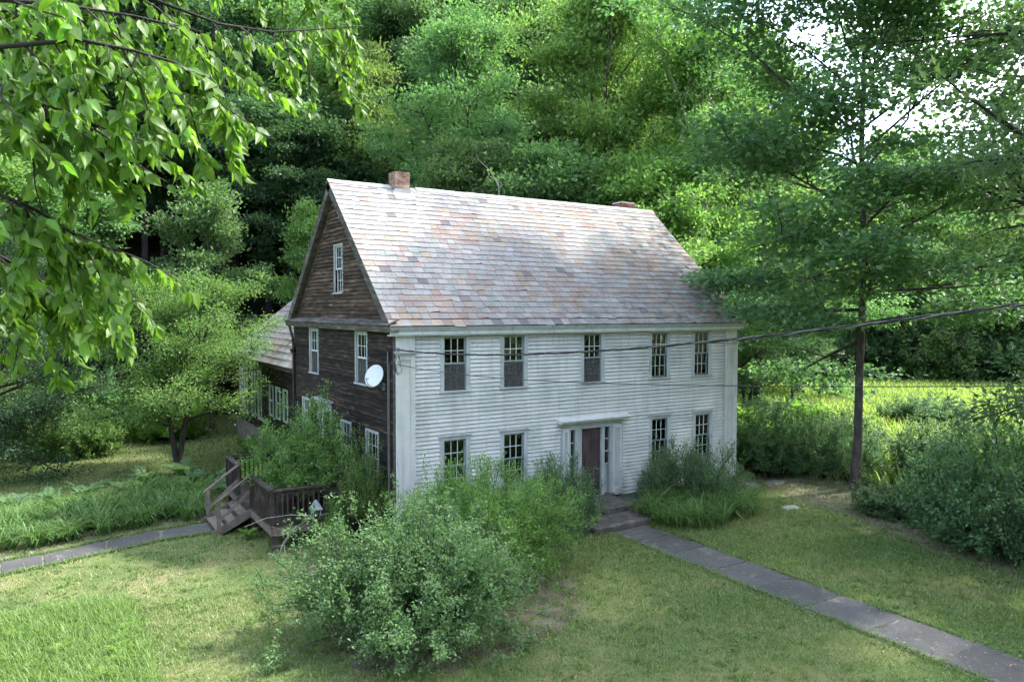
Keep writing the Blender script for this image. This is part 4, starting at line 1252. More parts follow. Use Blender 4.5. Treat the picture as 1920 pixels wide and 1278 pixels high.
build_lantern()
# ------------------------------------------------------------------ plants: generators
def polyline(p0, d, L, k, r, bend=0.15, lift=0.0):
    """a wandering branch: start, direction, length, points"""
    d = np.array(d, float); d /= np.linalg.norm(d)
    pts = [np.array(p0, float)]
    for i in range(k - 1):
        d = d + r.normal(0, bend, 3) + np.array((0, 0, lift))
        d /= np.linalg.norm(d)
        pts.append(pts[-1] + d * L / (k - 1))
    return np.array(pts), d

def gen_tree(seed, H, R, cb, limbs=26, sec=7, twigs=5, per=55, leaf=0.16, spread=0.42, trunk_r=0.2, prof='round', flat=0.55, rise=(0.15, 1.1), clump=0.3, sparse=0.0, lean=(0, 0), stems=1, aspect=0.62, detail=0):
    """returns meshes for trunk, branches and crown; the tree stands at the origin"""
    r = np.random.default_rng(seed)
    trunks, branches, tw_p, tw_d = [], [], [], []
    for sidx in range(stems):
        k = 11
        tz = np.linspace(0, H * (0.96 if stems == 1 else 0.85 + .1 * r.random()), k)
        wob = np.cumsum(r.normal(0, 0.012 * H / 2, (k, 2)), axis=0) * 0.35
        wob -= wob[0]
        ln = np.array(lean, float)
        if stems > 1:
            a = 2 * math.pi * sidx / stems + r.random()
            ln = ln + np.array((math.cos(a), math.sin(a))) * 0.22
        tp = np.column_stack([wob + ln[None, :] * tz[:, None] * (0.4 + 0.6 * tz[:, None] / H), tz])
        tr = trunk_r * (1 - 0.93 * (tz / (H * .98))) ** 0.85 + 0.012
        tr[0] *= 1.35
        if stems > 1: tr *= 0.7
        trunks.append((np.vstack([tp[0] - np.array((0, 0, .3)), tp]), np.concatenate([[tr[0] * 1.1], tr])))
        nl = limbs // stems
        for i in range(nl):
            t = (i + r.random() * .8) / nl
            h = cb * H + (H * 0.95 - cb * H) * t
            base = np.array([np.interp(h, tz, tp[:, c]) for c in range(3)])
            rb = np.interp(h, tz, tr)
            if prof == 'round': pr = math.sin(math.pi * min(1, t * 0.80 + 0.20)) ** 0.65
            elif prof == 'cone': pr = (1 - t) ** 0.8 * 0.95 + 0.06
            elif prof == 'vase': pr = (0.35 + 0.9 * t) * (1 if t < 0.75 else (1 - t) * 3.2 + 0.2)
            else: pr = 1 - 0.5 * abs(t - .4)
            pr = max(pr, 0.12)
            L = R * pr * r.uniform(0.6, 1.25)
            az = i * 2.39996 + r.normal(0, .35) + sidx
            el = rise[0] + (rise[1] - rise[0]) * t + r.normal(0, .12)
            d = (math.cos(az) * math.cos(el), math.sin(az) * math.cos(el), math.sin(el))
            P, dl = polyline(base, d, L, 6, r, 0.13, 0.02)
            rr = min(rb * .65, 0.024 * L + .012)
            branches.append((P, np.linspace(rr, rr * .18, 6)))
            nb = max(3, int(sec * (0.5 + 0.5 * pr)))
            for j in range(nb):
                u = 0.28 + 0.72 * (j + r.random()) / nb
                q = np.array([np.interp(u * 5, np.arange(6), P[:, c]) for c in range(3)])
                side = (1 if j % 2 else -1) * r.uniform(0.5, 1.25)
                ca, sa = math.cos(side), math.sin(side)
                dd = unit(P[min(5, int(u * 5) + 1)] - P[max(0, int(u * 5) - 1)])
                d2 = np.array((dd[0] * ca - dd[1] * sa, dd[0] * sa + dd[1] * ca, dd[2] + r.normal(0.08, .22)))
                L2 = L * r.uniform(0.26, 0.46) * (1.15 - 0.5 * u) + 0.25
                Q, d3 = polyline(q, d2, L2, 4, r, 0.18, -0.02)
                branches.append((Q, np.linspace(rr * .42, .006, 4)))
                for w in range(twigs):
                    if r.random() < sparse: continue
                    v = r.uniform(0.25, 1.0) * 3
                    c = np.array([np.interp(v, np.arange(4), Q[:, cc]) for cc in range(3)])
                    tw_p.append(c + r.normal(0, spread * .45, 3) * np.array((1, 1, .6)))
                    tw_d.append(d3 + r.normal(0, .5, 3))
            tw_p.append(P[-1]); tw_d.append(dl)
    tw_p = np.array(tw_p); tw_d = unit(np.array(tw_d))
    nt = len(tw_p)
    ct = r.normal(0.5, clump * .6, nt)
    idx = np.repeat(np.arange(nt), per)
    n = len(idx)
    off = r.normal(0, 1, (n, 3)) * np.array((spread, spread, spread * flat))
    P = tw_p[idx] + off + tw_d[idx] * r.uniform(-.3, .5, (n, 1)) * spread
    D = unit(tw_d[idx] * .5 + unit(off) * .6 + r.normal(0, .45, (n, 3)) + np.array((0, 0, -.22)))
    Nn = unit(np.array((0, 0, 1.0)) + r.normal(0, .5, (n, 3)))
    L = leaf * r.uniform(0.7, 1.3, n)
    tone = np.clip(ct[idx] + r.normal(0, .3, n), 0, 1)
    V, F, T = leaf_geo(P, D, Nn, L, L * aspect, tone, detail)
    crown = np_mesh('crown', V, F, {'tone': T})
    tv, tf = tube_geo(trunks, 9)
    bv, bf = tube_geo(branches, 5)
    return dict(H=H, R=R, trunk=np_mesh('trunk', tv, tf, smooth=True), branches=np_mesh('branches', bv, bf, smooth=True), crown=crown)

for me_mat in (): pass
ARCH = {}
ARCH['broad'] = gen_tree(11, 16, 5.6, 0.14, limbs=34, sec=7, twigs=2, per=150, leaf=0.23, spread=0.54, trunk_r=0.24, flat=.28)
ARCH['feather'] = gen_tree(12, 20, 5.6, 0.20, limbs=40, sec=7, twigs=2, per=140, leaf=0.24, spread=0.56, trunk_r=0.26, rise=(0.25, 1.2), aspect=0.42, clump=.3, flat=.28)
ARCH['tall'] = gen_tree(13, 22, 4.6, 0.42, limbs=30, sec=7, twigs=2, per=140, leaf=0.24, spread=0.54, trunk_r=0.22, rise=(0.1, 1.0), flat=.28)
ARCH['vase'] = gen_tree(14, 17, 5.4, 0.20, limbs=36, sec=7, twigs=2, per=150, leaf=0.22, spread=0.54, trunk_r=0.24, prof='vase', rise=(0.5, 1.1), flat=.28)
ARCH['young'] = gen_tree(15, 9, 2.6, 0.22, limbs=28, sec=6, twigs=2, per=90, leaf=0.16, spread=0.33, trunk_r=0.09, rise=(0.15, 1.0), clump=.4, flat=.28)
ARCH['pine'] = gen_tree(16, 26, 4.2, 0.2, limbs=52, sec=8, twigs=4, per=60, leaf=0.26, spread=0.30, trunk_r=0.3, prof='cone', flat=.4, rise=(-0.05, .5), aspect=0.14)
ARCH['maple'] = gen_tree(17, 19, 6.3, 0.25, limbs=46, sec=9, twigs=3, per=74, leaf=0.155, spread=0.42, trunk_r=0.115, rise=(0.02, 1.05), flat=.26, aspect=0.85, clump=.3, detail=0)
ARCH['apple'] = gen_tree(18, 6.6, 2.9, 0.24, limbs=38, sec=7, twigs=3, per=84, leaf=0.09, spread=0.25, trunk_r=0.15, prof='round', rise=(0.1, 1.25), stems=2, aspect=0.55, clump=.35)
ARCH['thicket'] = gen_tree(19, 7.2, 3.6, 0.10, limbs=48, sec=7, twigs=3, per=80, leaf=0.10, spread=0.27, trunk_r=0.15, prof='round', rise=(-0.1, 1.1), stems=3, aspect=0.55, flat=.38)
ARCH['near'] = gen_tree(20, 17, 6.2, 0.28, limbs=36, sec=8, twigs=2, per=100, leaf=0.18, spread=0.42, trunk_r=0.25, rise=(0.0, 1.0), flat=.4, aspect=0.42, sparse=.1)

def plant_tree(arch, name, label, xy, height, width=None, rot=0.0, leaf='leaf_mid', bark='bark', group=None, cat='tree', z=None):
    a = ARCH[arch]
    zz = float(hill(*xy)) if z is None else z
    t = thing(name, label, cat, (xy[0], xy[1], zz), group)
    sz = height / a['H']; sx = (width / a['R']) if width else sz
    t.scale = (sx, sx, sz); t.rotation_euler = (0, 0, rot)
    link('trunk', a['trunk'], t, M[bark])
    tag(link('branches', a['branches'], t, M[bark]), kind='stuff')
    link('crown', a['crown'], t, M[leaf])
    return t

# ------------------------------------------------------------------ trees one can tell apart
WOOD = 'trees of the wooded hillside behind the house'
plant_tree('maple', 'maple_tree', 'tall dark maple with straight grey trunk standing beside the hedge', (15.2, -2.7), 19.5, 7.2, 0.6, 'leaf_maple', 'bark')
plant_tree('near', 'roadside_tree', 'dark large-leaved tree reaching into the picture at the upper right corner', (14.6, -10.8), 17.5, 6.6, 0.4, 'leaf_maple', 'bark_dark')
plant_tree('apple', 'apple_tree', 'spreading apple tree with two stems on the lawn behind the lilies', (-3.4, 11.8), 6.5, 3.0, 2.6, 'leaf_apple', 'bark_dark')
plant_tree('thicket', 'thicket_tree', 'dense dark low-branched tree at the left edge beyond the lilies', (-9.2, 14.6), 8.2, 3.7, 0.2, 'leaf_dark', 'bark_dark')
plant_tree('apple', 'small_tree', 'small leaning tree with a dark crooked trunk behind the white right corner', (24.0, 9.2), 6.0, 2.9, 2.4, 'leaf_spirea', 'bark_dark')
plant_tree('young', 'young_tree', 'slim young tree with a bare straight stem at the meadow edge', (28.2, 9.6), 8.0, 2.4, 1.0, 'leaf_spirea', 'bark')
plant_tree('feather', 'ash_tree', 'big feathery mid-green tree rising above the middle of the ridge', (12.7, 19.7), 21.5, 5.4, 0.3, 'leaf_mid', 'bark_dark', WOOD)
plant_tree('vase', 'elm_tree', 'broad yellow-green tree rising above the right half of the ridge', (18.2, 14.0), 21.5, 5.2, 1.1, 'leaf_yellow', 'bark', WOOD)
plant_tree('feather', 'ash_tree', 'very tall tree behind the ridge middle, its top out of the picture', (21.6, 26.5), 27.0, 6.4, 2.2, 'leaf_mid', 'bark_dark', WOOD)
plant_tree('broad', 'beech_tree', 'rounded yellow-green tree above and left of the brick chimney', (9.9, 27.2), 20.0, 4.2, 0.8, 'leaf_yellow', 'bark', WOOD)
plant_tree('broad', 'beech_tree', 'bright green low tree right behind the chimney end of the ridge', (10.2, 14.2), 13.0, 4.2, 2.9, 'leaf_mid', 'bark', WOOD)
plant_tree('young', 'young_tree', 'bushy green tree showing over the ridge left of the far chimney', (13.6, 12.6), 13.4, 3.8, 0.4, 'leaf_mid', 'bark_dark', WOOD)
plant_tree('young', 'young_tree', 'rounded tree close behind the far chimney, yellow at its edge', (17.2, 10.2), 12.8, 3.4, 1.9, 'leaf_yellow', 'bark_dark', WOOD)
plant_tree('vase', 'locust_tree', 'pale-stemmed tree just right of the far end of the ridge', (20.8, 9.6), 18.5, 4.2, 0.2, 'leaf_yellow', 'bark_pale', WOOD)
plant_tree('broad', 'beech_tree', 'sunlit yellow-green tree behind the crown of the maple', (28.0, 11.8), 20.5, 5.0, 1.5, 'leaf_yellow', 'bark', WOOD)
plant_tree('broad', 'beech_tree', 'tree beyond the meadow seen just left of the maple trunk', (36.0, 15.0), 15.0, 5.0, 2.0, 'leaf_mid', 'bark', WOOD)
plant_tree('broad', 'beech_tree', 'bright tree below the white sky gap, right of the maple', (57.0, 20.0), 20.0, 6.4, 2.5, 'leaf_yellow', 'bark', WOOD)
plant_tree('feather', 'ash_tree', 'far tree at the right edge above the meadow, under the sky gap', (61.0, 15.0), 16.5, 5.4, 0.7, 'leaf_yellow', 'bark', WOOD)
plant_tree('broad', 'beech_tree', 'low dark tree behind the meadow, right of the maple trunk', (53.4, 18.6), 9.0, 4.4, 3.5, 'leaf_dark', 'bark_dark', WOOD)
plant_tree('broad', 'beech_tree', 'low dark tree behind the meadow near the right edge', (58.7, 11.2), 9.0, 4.6, 4.4, 'leaf_dark', 'bark_dark', WOOD)
plant_tree('young', 'young_tree', 'round-topped young tree lit against the dark wood left of the gable', (-0.4, 21.9), 11.6, 2.5, 0.1, 'leaf_mid', 'bark', WOOD)
plant_tree('young', 'young_tree', 'small lit tree close to the left slope of the gable', (4.6, 21.2), 11.0, 1.9, 2.6, 'leaf_yellow', 'bark', WOOD)
plant_tree('tall', 'oak_tree', 'dark tree directly left of the gable peak', (8.1, 27.2), 17.0, 3.6, 0.9, 'leaf_dark', 'bark_dark', WOOD)
plant_tree('pine', 'white_pine', 'tall blue-green pine above the brick chimney at the top edge', (18.2, 39.7), 28.0, 4.4, 0.3, 'leaf_pine', 'bark_dark', WOOD)
plant_tree('pine', 'white_pine', 'blue-green pine right of the tallest pine, half hidden by the ash', (23.6, 43.0), 27.0, 4.2, 1.3, 'leaf_pine', 'bark_dark', WOOD)
plant_tree('tall', 'oak_tree', 'tall bare-stemmed tree behind the overhanging leaves, leftmost in the dark wood', (-2.6, 29.3), 21.0, 4.2, 0.3, 'leaf_dark', 'bark_dark', WOOD)
plant_tree('tall', 'oak_tree', 'second tall bare-stemmed tree from the left in the dark wood', (0.2, 33.0), 22.0, 4.2, 1.3, 'leaf_mid', 'bark_dark', WOOD)
plant_tree('tall', 'oak_tree', 'tall tree in the dark wood above the round-topped young tree', (2.0, 29.6), 20.0, 4.0, 2.3, 'leaf_dark', 'bark_dark', WOOD)
plant_tree('tall', 'oak_tree', 'tall dark tree in the wood below the tips of the overhanging branch', (4.9, 31.0), 22.0, 4.4, 3.3, 'leaf_mid', 'bark_dark', WOOD)
plant_tree('tall', 'oak_tree', 'tall dark tree behind the small lit tree beside the gable', (5.9, 26.4), 16.0, 3.4, 4.3, 'leaf_dark', 'bark_dark', WOOD)
plant_tree('broad', 'beech_tree', 'pale leafy tree behind the overhanging leaves at the left edge', (-6.2, 24.6), 12.0, 4.0, 4.0, 'leaf_mid', 'bark', WOOD)
plant_tree('broad', 'beech_tree', 'leafy tree at the far left behind the thicket tree', (-10.6, 23.4), 13.0, 4.4, 5.0, 'leaf_apple', 'bark', WOOD)

plant_tree('broad', 'beech_tree', 'tall tree high on the slope between ash and elm crowns', (26.6, 28.0), 30.0, 6.6, 0.5, 'leaf_mid', 'bark', WOOD)
plant_tree('feather', 'ash_tree', 'tall light tree at the top edge left of the blue sky gap', (28.6, 22.8), 27.0, 5.0, 1.5, 'leaf_yellow', 'bark', WOOD)
plant_tree('vase', 'elm_tree', 'tall tree at the top edge directly behind the ash', (16.6, 30.4), 26.0, 5.4, 2.5, 'leaf_mid', 'bark', WOOD)
plant_tree('broad', 'beech_tree', 'leafy tree filling the gap between chimney tree and ash', (13.6, 27.0), 17.0, 4.4, 3.9, 'leaf_mid', 'bark', WOOD)
plant_tree('broad', 'beech_tree', 'tall light-crowned tree at the top edge above the dark wood', (9.0, 36.0), 20.0, 5.0, 4.9, 'leaf_yellow', 'bark', WOOD)

# bare dead tree against the sky
def bare_tree(name, label, xy, H, seed, mat, scale=1.0, n=16, z=None, lean=(0.1, 0)):
    r = np.random.default_rng(seed)
    zz = float(hill(*xy)) if z is None else z
    t = thing(name, label, 'dead tree', (xy[0], xy[1], zz))
    k = 9
    tz = np.linspace(0, H, k)
    tp = np.column_stack([np.cumsum(r.normal(0, .05, (k, 2)), axis=0) + np.outer(tz, lean), tz])
    tr = 0.11 * scale * (1 - .9 * tz / H) + .008
    V, F = tube_geo([(tp, tr)], 7)
    link('trunk', np_mesh('trunk', V, F, smooth=True), t, mat)
    br = []
    for i in range(n):
        h = H * r.uniform(.45, .97)
        b = np.array([np.interp(h, tz, tp[:, c]) for c in range(3)])
        az = i * 2.4; el = r.uniform(.3, 1.0)
        P, d = polyline(b, (math.cos(az) * math.cos(el), math.sin(az) * math.cos(el), math.sin(el)), H * r.uniform(.08, .2), 5, r, .2, .03)
        br.append((P, np.linspace(.03 * scale, .008, 5)))
        for j in range(4):
            q = P[r.integers(1, 5)]
            Q, _ = polyline(q, d + r.normal(0, .6, 3), H * r.uniform(.03, .08), 4, r, .2, .03)
            br.append((Q, np.linspace(.014 * scale, .005, 4)))
    V, F = tube_geo(br, 5)
    tag(link('branches', np_mesh('branches', V, F), t, mat), kind='stuff')
bare_tree('dead_snag', 'bare dead treetop against the blue sky gap', (23.4, 11.0), 22.5, 4, M['bark'], 1.0, 22)
bare_tree('dead_tree', 'bleached dead branches standing behind the middle of the ridge', (9.6, 10.6), 11.8, 9, M['bark_pale'], .8, 14, lean=(0.02, 0.01))

# ------------------------------------------------------------------ the wood behind: one mass, made of instances of the trees above
def build_wood():
    r = np.random.default_rng(31)
    pts, rot, scl, idx = [], [], [], []
    cx, cy = CAM.x, CAM.y
    tries = 0
    while len(pts) < 260 and tries < 9000:
        tries += 1
        th = r.uniform(-0.30, 1.36)                # bearing from +Y
        d = math.sqrt(r.uniform(50 ** 2, 122 ** 2))
        x, y = cx + d * math.sin(th), cy + d * math.cos(th)
        s = -0.2 * x + 0.98 * y
        s2 = 0.75 * x + 0.66 * y
        if s < 26 and s2 < 63: continue
        if any((x - p[0]) ** 2 + (y - p[1]) ** 2 < 3.6 ** 2 for p in pts): continue
        pts.append((x, y, float(hill(x, y)))); rot.append(r.uniform(0, 6.28))
        sky = (0.80 < th < 1.3)                    # lower trees towards the open side of the valley
        scl.append(r.uniform(.85, 1.25) * (.55 if sky else 1.0)); idx.append(r.integers(0, 4))
    while len(pts) < 310:  # unseen trees behind the camera, added to darken reflections in the panes
        x, y = r.uniform(-45, 60), r.uniform(-62, -34)
        if any((x - p[0]) ** 2 + (y - p[1]) ** 2 < 3.6 ** 2 for p in pts): continue
        pts.append((x, y, GZ)); rot.append(r.uniform(0, 6.28)); scl.append(r.uniform(.8, 1.1)); idx.append(r.integers(0, 4))
    me = bpy.data.meshes.new('wood_points')
    me.from_pydata(pts, [], [])
    for nm, a, ty in (('rot', rot, 'FLOAT'), ('scl', scl, 'FLOAT'), ('pick', idx, 'INT')):
        at = me.attributes.new(nm, ty, 'POINT')
        at.data.foreach_set('value', np.array(a, dtype=np.float32 if ty == 'FLOAT' else np.int32))
    o = link('wooded_hillside', me)
    tag(o, 'dense green wood covering the hillside and closing the valley, with unseen trees added behind the camera', 'wood', kind='stuff')
    srcs = []
    for arch, leaf in (('broad', 'leaf_mid'), ('tall', 'leaf_dark'), ('feather', 'leaf_mid'), ('vase', 'leaf_yellow')):
        srcs.append((arch, leaf))
    g = bpy.data.node_groups.new('scatter_wood', 'GeometryNodeTree')
    g.interface.new_socket('Geometry', in_out='INPUT', socket_type='NodeSocketGeometry')
    g.interface.new_socket('Geometry', in_out='OUTPUT', socket_type='NodeSocketGeometry')
    gi, go = g.nodes.new('NodeGroupInput'), g.nodes.new('NodeGroupOutput')
    iop = g.nodes.new('GeometryNodeInstanceOnPoints')
    gti = g.nodes.new('GeometryNodeJoinGeometry')
    # one kind per pick value: each is a joined crown and trunk turned into an instance
    seen = {}
    for ob in scn.objects:
        if ob.name.split('.')[0] == 'crown' and ob.parent is not None:
            for arch, leaf in srcs:
                if ob.data == ARCH[arch]['crown'] and (arch, leaf) not in seen:
                    m_ = ob.material_slots[0].material
                    if m_ == M[leaf]:
                        seen[(arch, leaf)] = (ob, [c for c in ob.parent.children if c.name.split('.')[0] == 'trunk'][0])
    for key in reversed(srcs):
        cr, tk = seen.get(key) or next(v for k_, v in seen.items())
        j = g.nodes.new('GeometryNodeJoinGeometry')
        for ob in (cr, tk):
            oi = g.nodes.new('GeometryNodeObjectInfo'); oi.transform_space = 'ORIGINAL'
            oi.inputs['Object'].default_value = ob
            g.links.new(oi.outputs['Geometry'], j.inputs[0])
        gt = g.nodes.new('GeometryNodeGeometryToInstance')
        g.links.new(j.outputs[0], gt.inputs[0])
        g.links.new(gt.outputs[0], gti.inputs[0])
    def attr(nm, ty):
        n = g.nodes.new('GeometryNodeInputNamedAttribute'); n.data_type = ty; n.inputs['Name'].default_value = nm
        return n.outputs['Attribute']
    cmb = g.nodes.new('ShaderNodeCombineXYZ')
    g.links.new(attr('rot', 'FLOAT'), cmb.inputs['Z'])
    cs = g.nodes.new('ShaderNodeCombineXYZ')
    sc_ = attr('scl', 'FLOAT')
    for k in 'XYZ': g.links.new(sc_, cs.inputs[k])
    g.links.new(gi.outputs[0], iop.inputs['Points'])
    g.links.new(gti.outputs[0], iop.inputs['Instance'])
    iop.inputs['Pick Instance'].default_value = True
    g.links.new(attr('pick', 'INT'), iop.inputs['Instance Index'])
    g.links.new(cmb.outputs[0], iop.inputs['Rotation'])
    g.links.new(cs.outputs[0], iop.inputs['Scale'])
    g.links.new(iop.outputs[0], go.inputs[0])
    md = o.modifiers.new('scatter', 'NODES'); md.node_group = g
build_wood()

# ------------------------------------------------------------------ shrubs
def gen_shrub(seed, rx, ry, h, stems=70, sub=5, per=26, leaf=0.05, aspect=0.5, up=0.6, shoots=20, shoot_len=0.6, low=0.02, clump=.25, skirt=0.3, upright_leaf=0.0):
    """many stems arching from the foot to a lumpy envelope, side twigs on them, leaves along the twigs"""
    r = np.random.default_rng(seed)
    tubes, A, B = [], [], []
    ph = r.uniform(0, 6.28, 4)
    def env(az, el):
        b = 1 + 0.13 * math.sin(3 * az + ph[0]) + 0.10 * math.sin(5 * az + ph[1] + 3 * el) + 0.08 * math.sin(4 * el + ph[2])
        return np.array((math.cos(az) * math.cos(el) * rx, math.sin(az) * math.cos(el) * ry, math.sin(el) * h)) * b
    for i in range(stems):
        az = i * 2.39996 + r.normal(0, .2)
        el = math.asin(min(.999, max(0.02, low + (1 - low) * r.random())))
        tip = env(az, el) * r.uniform(.55, 1.06) ** .6
        foot = np.array((tip[0] * skirt + r.normal(0, .1), tip[1] * skirt + r.normal(0, .1), -0.05))
        ctl = foot * .6 + tip * .4 + np.array((0, 0, h * up * .45))
        t = np.linspace(0, 1, 8)[:, None]
        P = (1 - t) ** 2 * foot + 2 * t * (1 - t) * ctl + t * t * tip + r.normal(0, .025, (8, 3)) * t
        tubes.append((P, np.linspace(.014, .004, 8)))
        for j in range(sub):
            u = r.uniform(.35, 1.0) * 7
            b = np.array([np.interp(u, np.arange(8), P[:, c]) for c in range(3)])
            o = unit(b * np.array((1, 1, .8)) + np.array((0, 0, .25 * h)))
            d = unit(o * .7 + r.normal(0, .55, 3) + np.array((0, 0, up * .6)))
            L = r.uniform(.18, .42) * (0.5 + 0.25 * (rx + h) / 2)
            A.append(b); B.append(b + d * L)
    for i in range(shoots):
        az = r.uniform(0, 6.28); el = math.asin(r.uniform(.35, .98))
        b = env(az, el) * .9
        d = unit(b * .25 + np.array((0, 0, 1.0)) + r.normal(0, .35, 3))
        L = shoot_len * r.uniform(.5, 1.3)
        q = b + d * L
        A.append(b); B.append(q)
        A.append(b + d * L * .1); B.append(q)
        tubes.append((np.array([b, (b + q) / 2 + r.normal(0, .03, 3), q]), np.array([.008, .006, .003])))
    A, B = np.array(A), np.array(B)
    n = len(A)
    ct = r.normal(.5, clump * .5, n)
    idx = np.repeat(np.arange(n), per); m = len(idx)
    t = r.uniform(0, 1.05, (m, 1))
    ax = unit(B - A)[idx]
    P = A[idx] + (B - A)[idx] * t + r.normal(0, .025 + .012 * h, (m, 3))
    D = unit(ax * (.35 + upright_leaf) + unit(r.normal(0, 1, (m, 3))) * .9)
    Nn = unit(np.array((0, 0, 1.0)) + r.normal(0, .45, (m, 3)))
    L = leaf * r.uniform(.65, 1.3, m)
    tone = np.clip(ct[idx] + r.normal(0, .18, m) + .12 * (t[:, 0] - .5), 0, 1)
    V, F, T = leaf_geo(P, D, Nn, L, L * aspect, tone, 0)
    tv, tf = tube_geo(tubes, 4)
    return dict(leaves=np_mesh('leaves', V, F, {'tone': T}), stems=np_mesh('stems', tv, tf), rx=rx, h=h)

def plant_shrub(a, name, label, loc, leaf, scale=(1, 1, 1), rot=0, group=None, stem='bark', cat='shrub'):
    t = thing(name, label, cat, loc, group)
    t.scale = scale; t.rotation_euler = (0, 0, rot)
    tag(link('stems', a['stems'], t, M[stem]), kind='stuff')
    link('leaves', a['leaves'], t, M[leaf])
    return t
big = gen_shrub(41, 2.45, 2.15, 2.3, stems=300, sub=7, per=30, leaf=0.062, aspect=.58, up=.5, shoots=70, shoot_len=.35, clump=.3)
plant_shrub(big, 'honeysuckle_shrub', 'big rounded grey-green shrub in front, nearest on the lawn', (-1.6, -4.7, GZ), 'leaf_grey', (1.06, 1.08, 1.02))
fresh = gen_shrub(42, 2.6, 1.6, 2.3, stems=260, sub=7, per=30, leaf=0.075, aspect=.30, up=.9, shoots=150, shoot_len=.55, clump=.3, upright_leaf=.5)
plant_shrub(fresh, 'forsythia_shrub', 'fresh yellow-green shrub between the big grey shrub and white wall', (0.9, -2.85, GZ), 'leaf_forsythia', (.92, 1.25, 1.0))
spire = gen_shrub(43, 1.3, 1.0, 1.6, stems=110, sub=6, per=30, leaf=0.065, aspect=.30, up=.9, shoots=90, shoot_len=.6, clump=.25, upright_leaf=.5)
plant_shrub(spire, 'spirea_shrub', 'loose green shrub half covering the front door on its left', (4.25, -1.2, GZ), 'leaf_spirea', (1.1, 1.0, 1.1), .5)
plant_shrub(spire, 'spirea_shrub', 'bushy blue-green shrub under the lower windows right of the door', (9.1, -1.05, GZ), 'leaf_spirea', (1.3, .95, 1.08), 2.2)
deck_sh = gen_shrub(44, 1.5, 1.9, 3.0, stems=110, sub=6, per=30, leaf=0.075, aspect=.5, up=.8, shoots=35, shoot_len=.6, low=.35, clump=.35, skirt=.35)
plant_shrub(deck_sh, 'deck_shrub', 'tangled leafy shrub growing over the deck railing', (-1.5, 2.5, 0.0), 'leaf_apple', (1.08, 1.08, 1.0), .3, stem='bark_dark')
plant_shrub(spire, 'bramble', 'low bramble growing in front of the deck railing behind the lantern', (-1.35, 0.62, GZ), 'leaf_apple', (.62, .35, .72), 1.1, stem='bark_dark')
plant_shrub(deck_sh, 'deck_shrub', 'thin shrub climbing the gable wall between deck and corner', (-0.62, 0.62, GZ), 'leaf_apple', (.42, .42, .82), 1.3, stem='bark_dark')
hedge = gen_shrub(45, 1.7, 1.6, 2.0, stems=140, sub=7, per=24, leaf=0.10, aspect=.55, up=.5, shoots=80, shoot_len=.65, clump=.45)
hedge_loose = gen_shrub(47, 1.7, 1.6, 1.9, stems=120, sub=6, per=26, leaf=0.085, aspect=.4, up=.8, shoots=120, shoot_len=.7, clump=.4, upright_leaf=.3)
HG = 'shrubs of the dark hedge at the right'
HEDGE = [((14.9, 0.5), 1.0, 1.15, 0.2, 'leaf_maple', 'dark dense hedge shrub next to the flat stones and white corner'),
         ((16.6, -1.3), 1.1, .95, 1.2, 'leaf_spirea', 'hedge shrub right behind the maple trunk'),
         ((13.3, -5.0), .62, .42, 2.2, 'leaf_spirea', 'leafy low hedge shrub in front of the maple foot'),
         ((13.9, -7.2), 1.15, 1.15, 3.2, 'leaf_maple', 'tall hedge shrub right of the maple trunk'),
         ((15.6, -6.4), 1.2, 1.15, 4.2, 'leaf_spirea', 'hedge shrub standing behind the tall hedge shrub'),
         ((12.3, -8.4), 1.1, 1.1, 5.2, 'leaf_spirea', 'dark hedge shrub at the lower right edge, above the walk'),
         ((14.6, -8.6), 1.2, 1.3, .7, 'leaf_maple', 'tallest hedge shrub at the right edge of the picture'),
         ((12.2, -10.3), 1.1, 1.05, 1.7, 'leaf_maple', 'hedge shrub nearest the walk at the right edge'),
         ((18.6, 0.4), 1.2, .85, 2.7, 'leaf_spirea', 'hedge shrub behind the maple towards the meadow'),
         ((18.9, -3.6), 1.2, .95, 3.7, 'leaf_maple', 'hedge shrub at the meadow edge right of the maple')]
for k_, (xy, s, sz, ro, lf, lb) in enumerate(HEDGE):
    plant_shrub((hedge, hedge_loose, hedge)[k_ % 3], 'hedge_shrub', lb, (*xy, GZ), lf, (s, s, sz), ro, HG, 'bark_dark')
weed = gen_shrub(46, .9, .9, 1.1, stems=60, sub=4, per=14, leaf=0.15, aspect=.6, up=.8, shoots=12, shoot_len=.3)
WG = 'bright weeds behind the white corner'
for (xy, s, ro, lb) in (((16.0, 3.0), 1.3, 0.3, 'bright broad-leaved weed patch close behind the white corner'), ((18.3, 4.6), 1.5, 1.3, 'bright weed patch further behind the white corner'), ((20.8, 3.2), 1.6, 2.3, 'bright weed patch at the foot of the small leaning tree')):
    plant_shrub(weed, 'weed_patch', lb, (*xy, GZ), 'leaf_weed', (s, s, s * .95), ro, WG, cat='weeds')
UG = 'undergrowth shrubs along the wood edge'
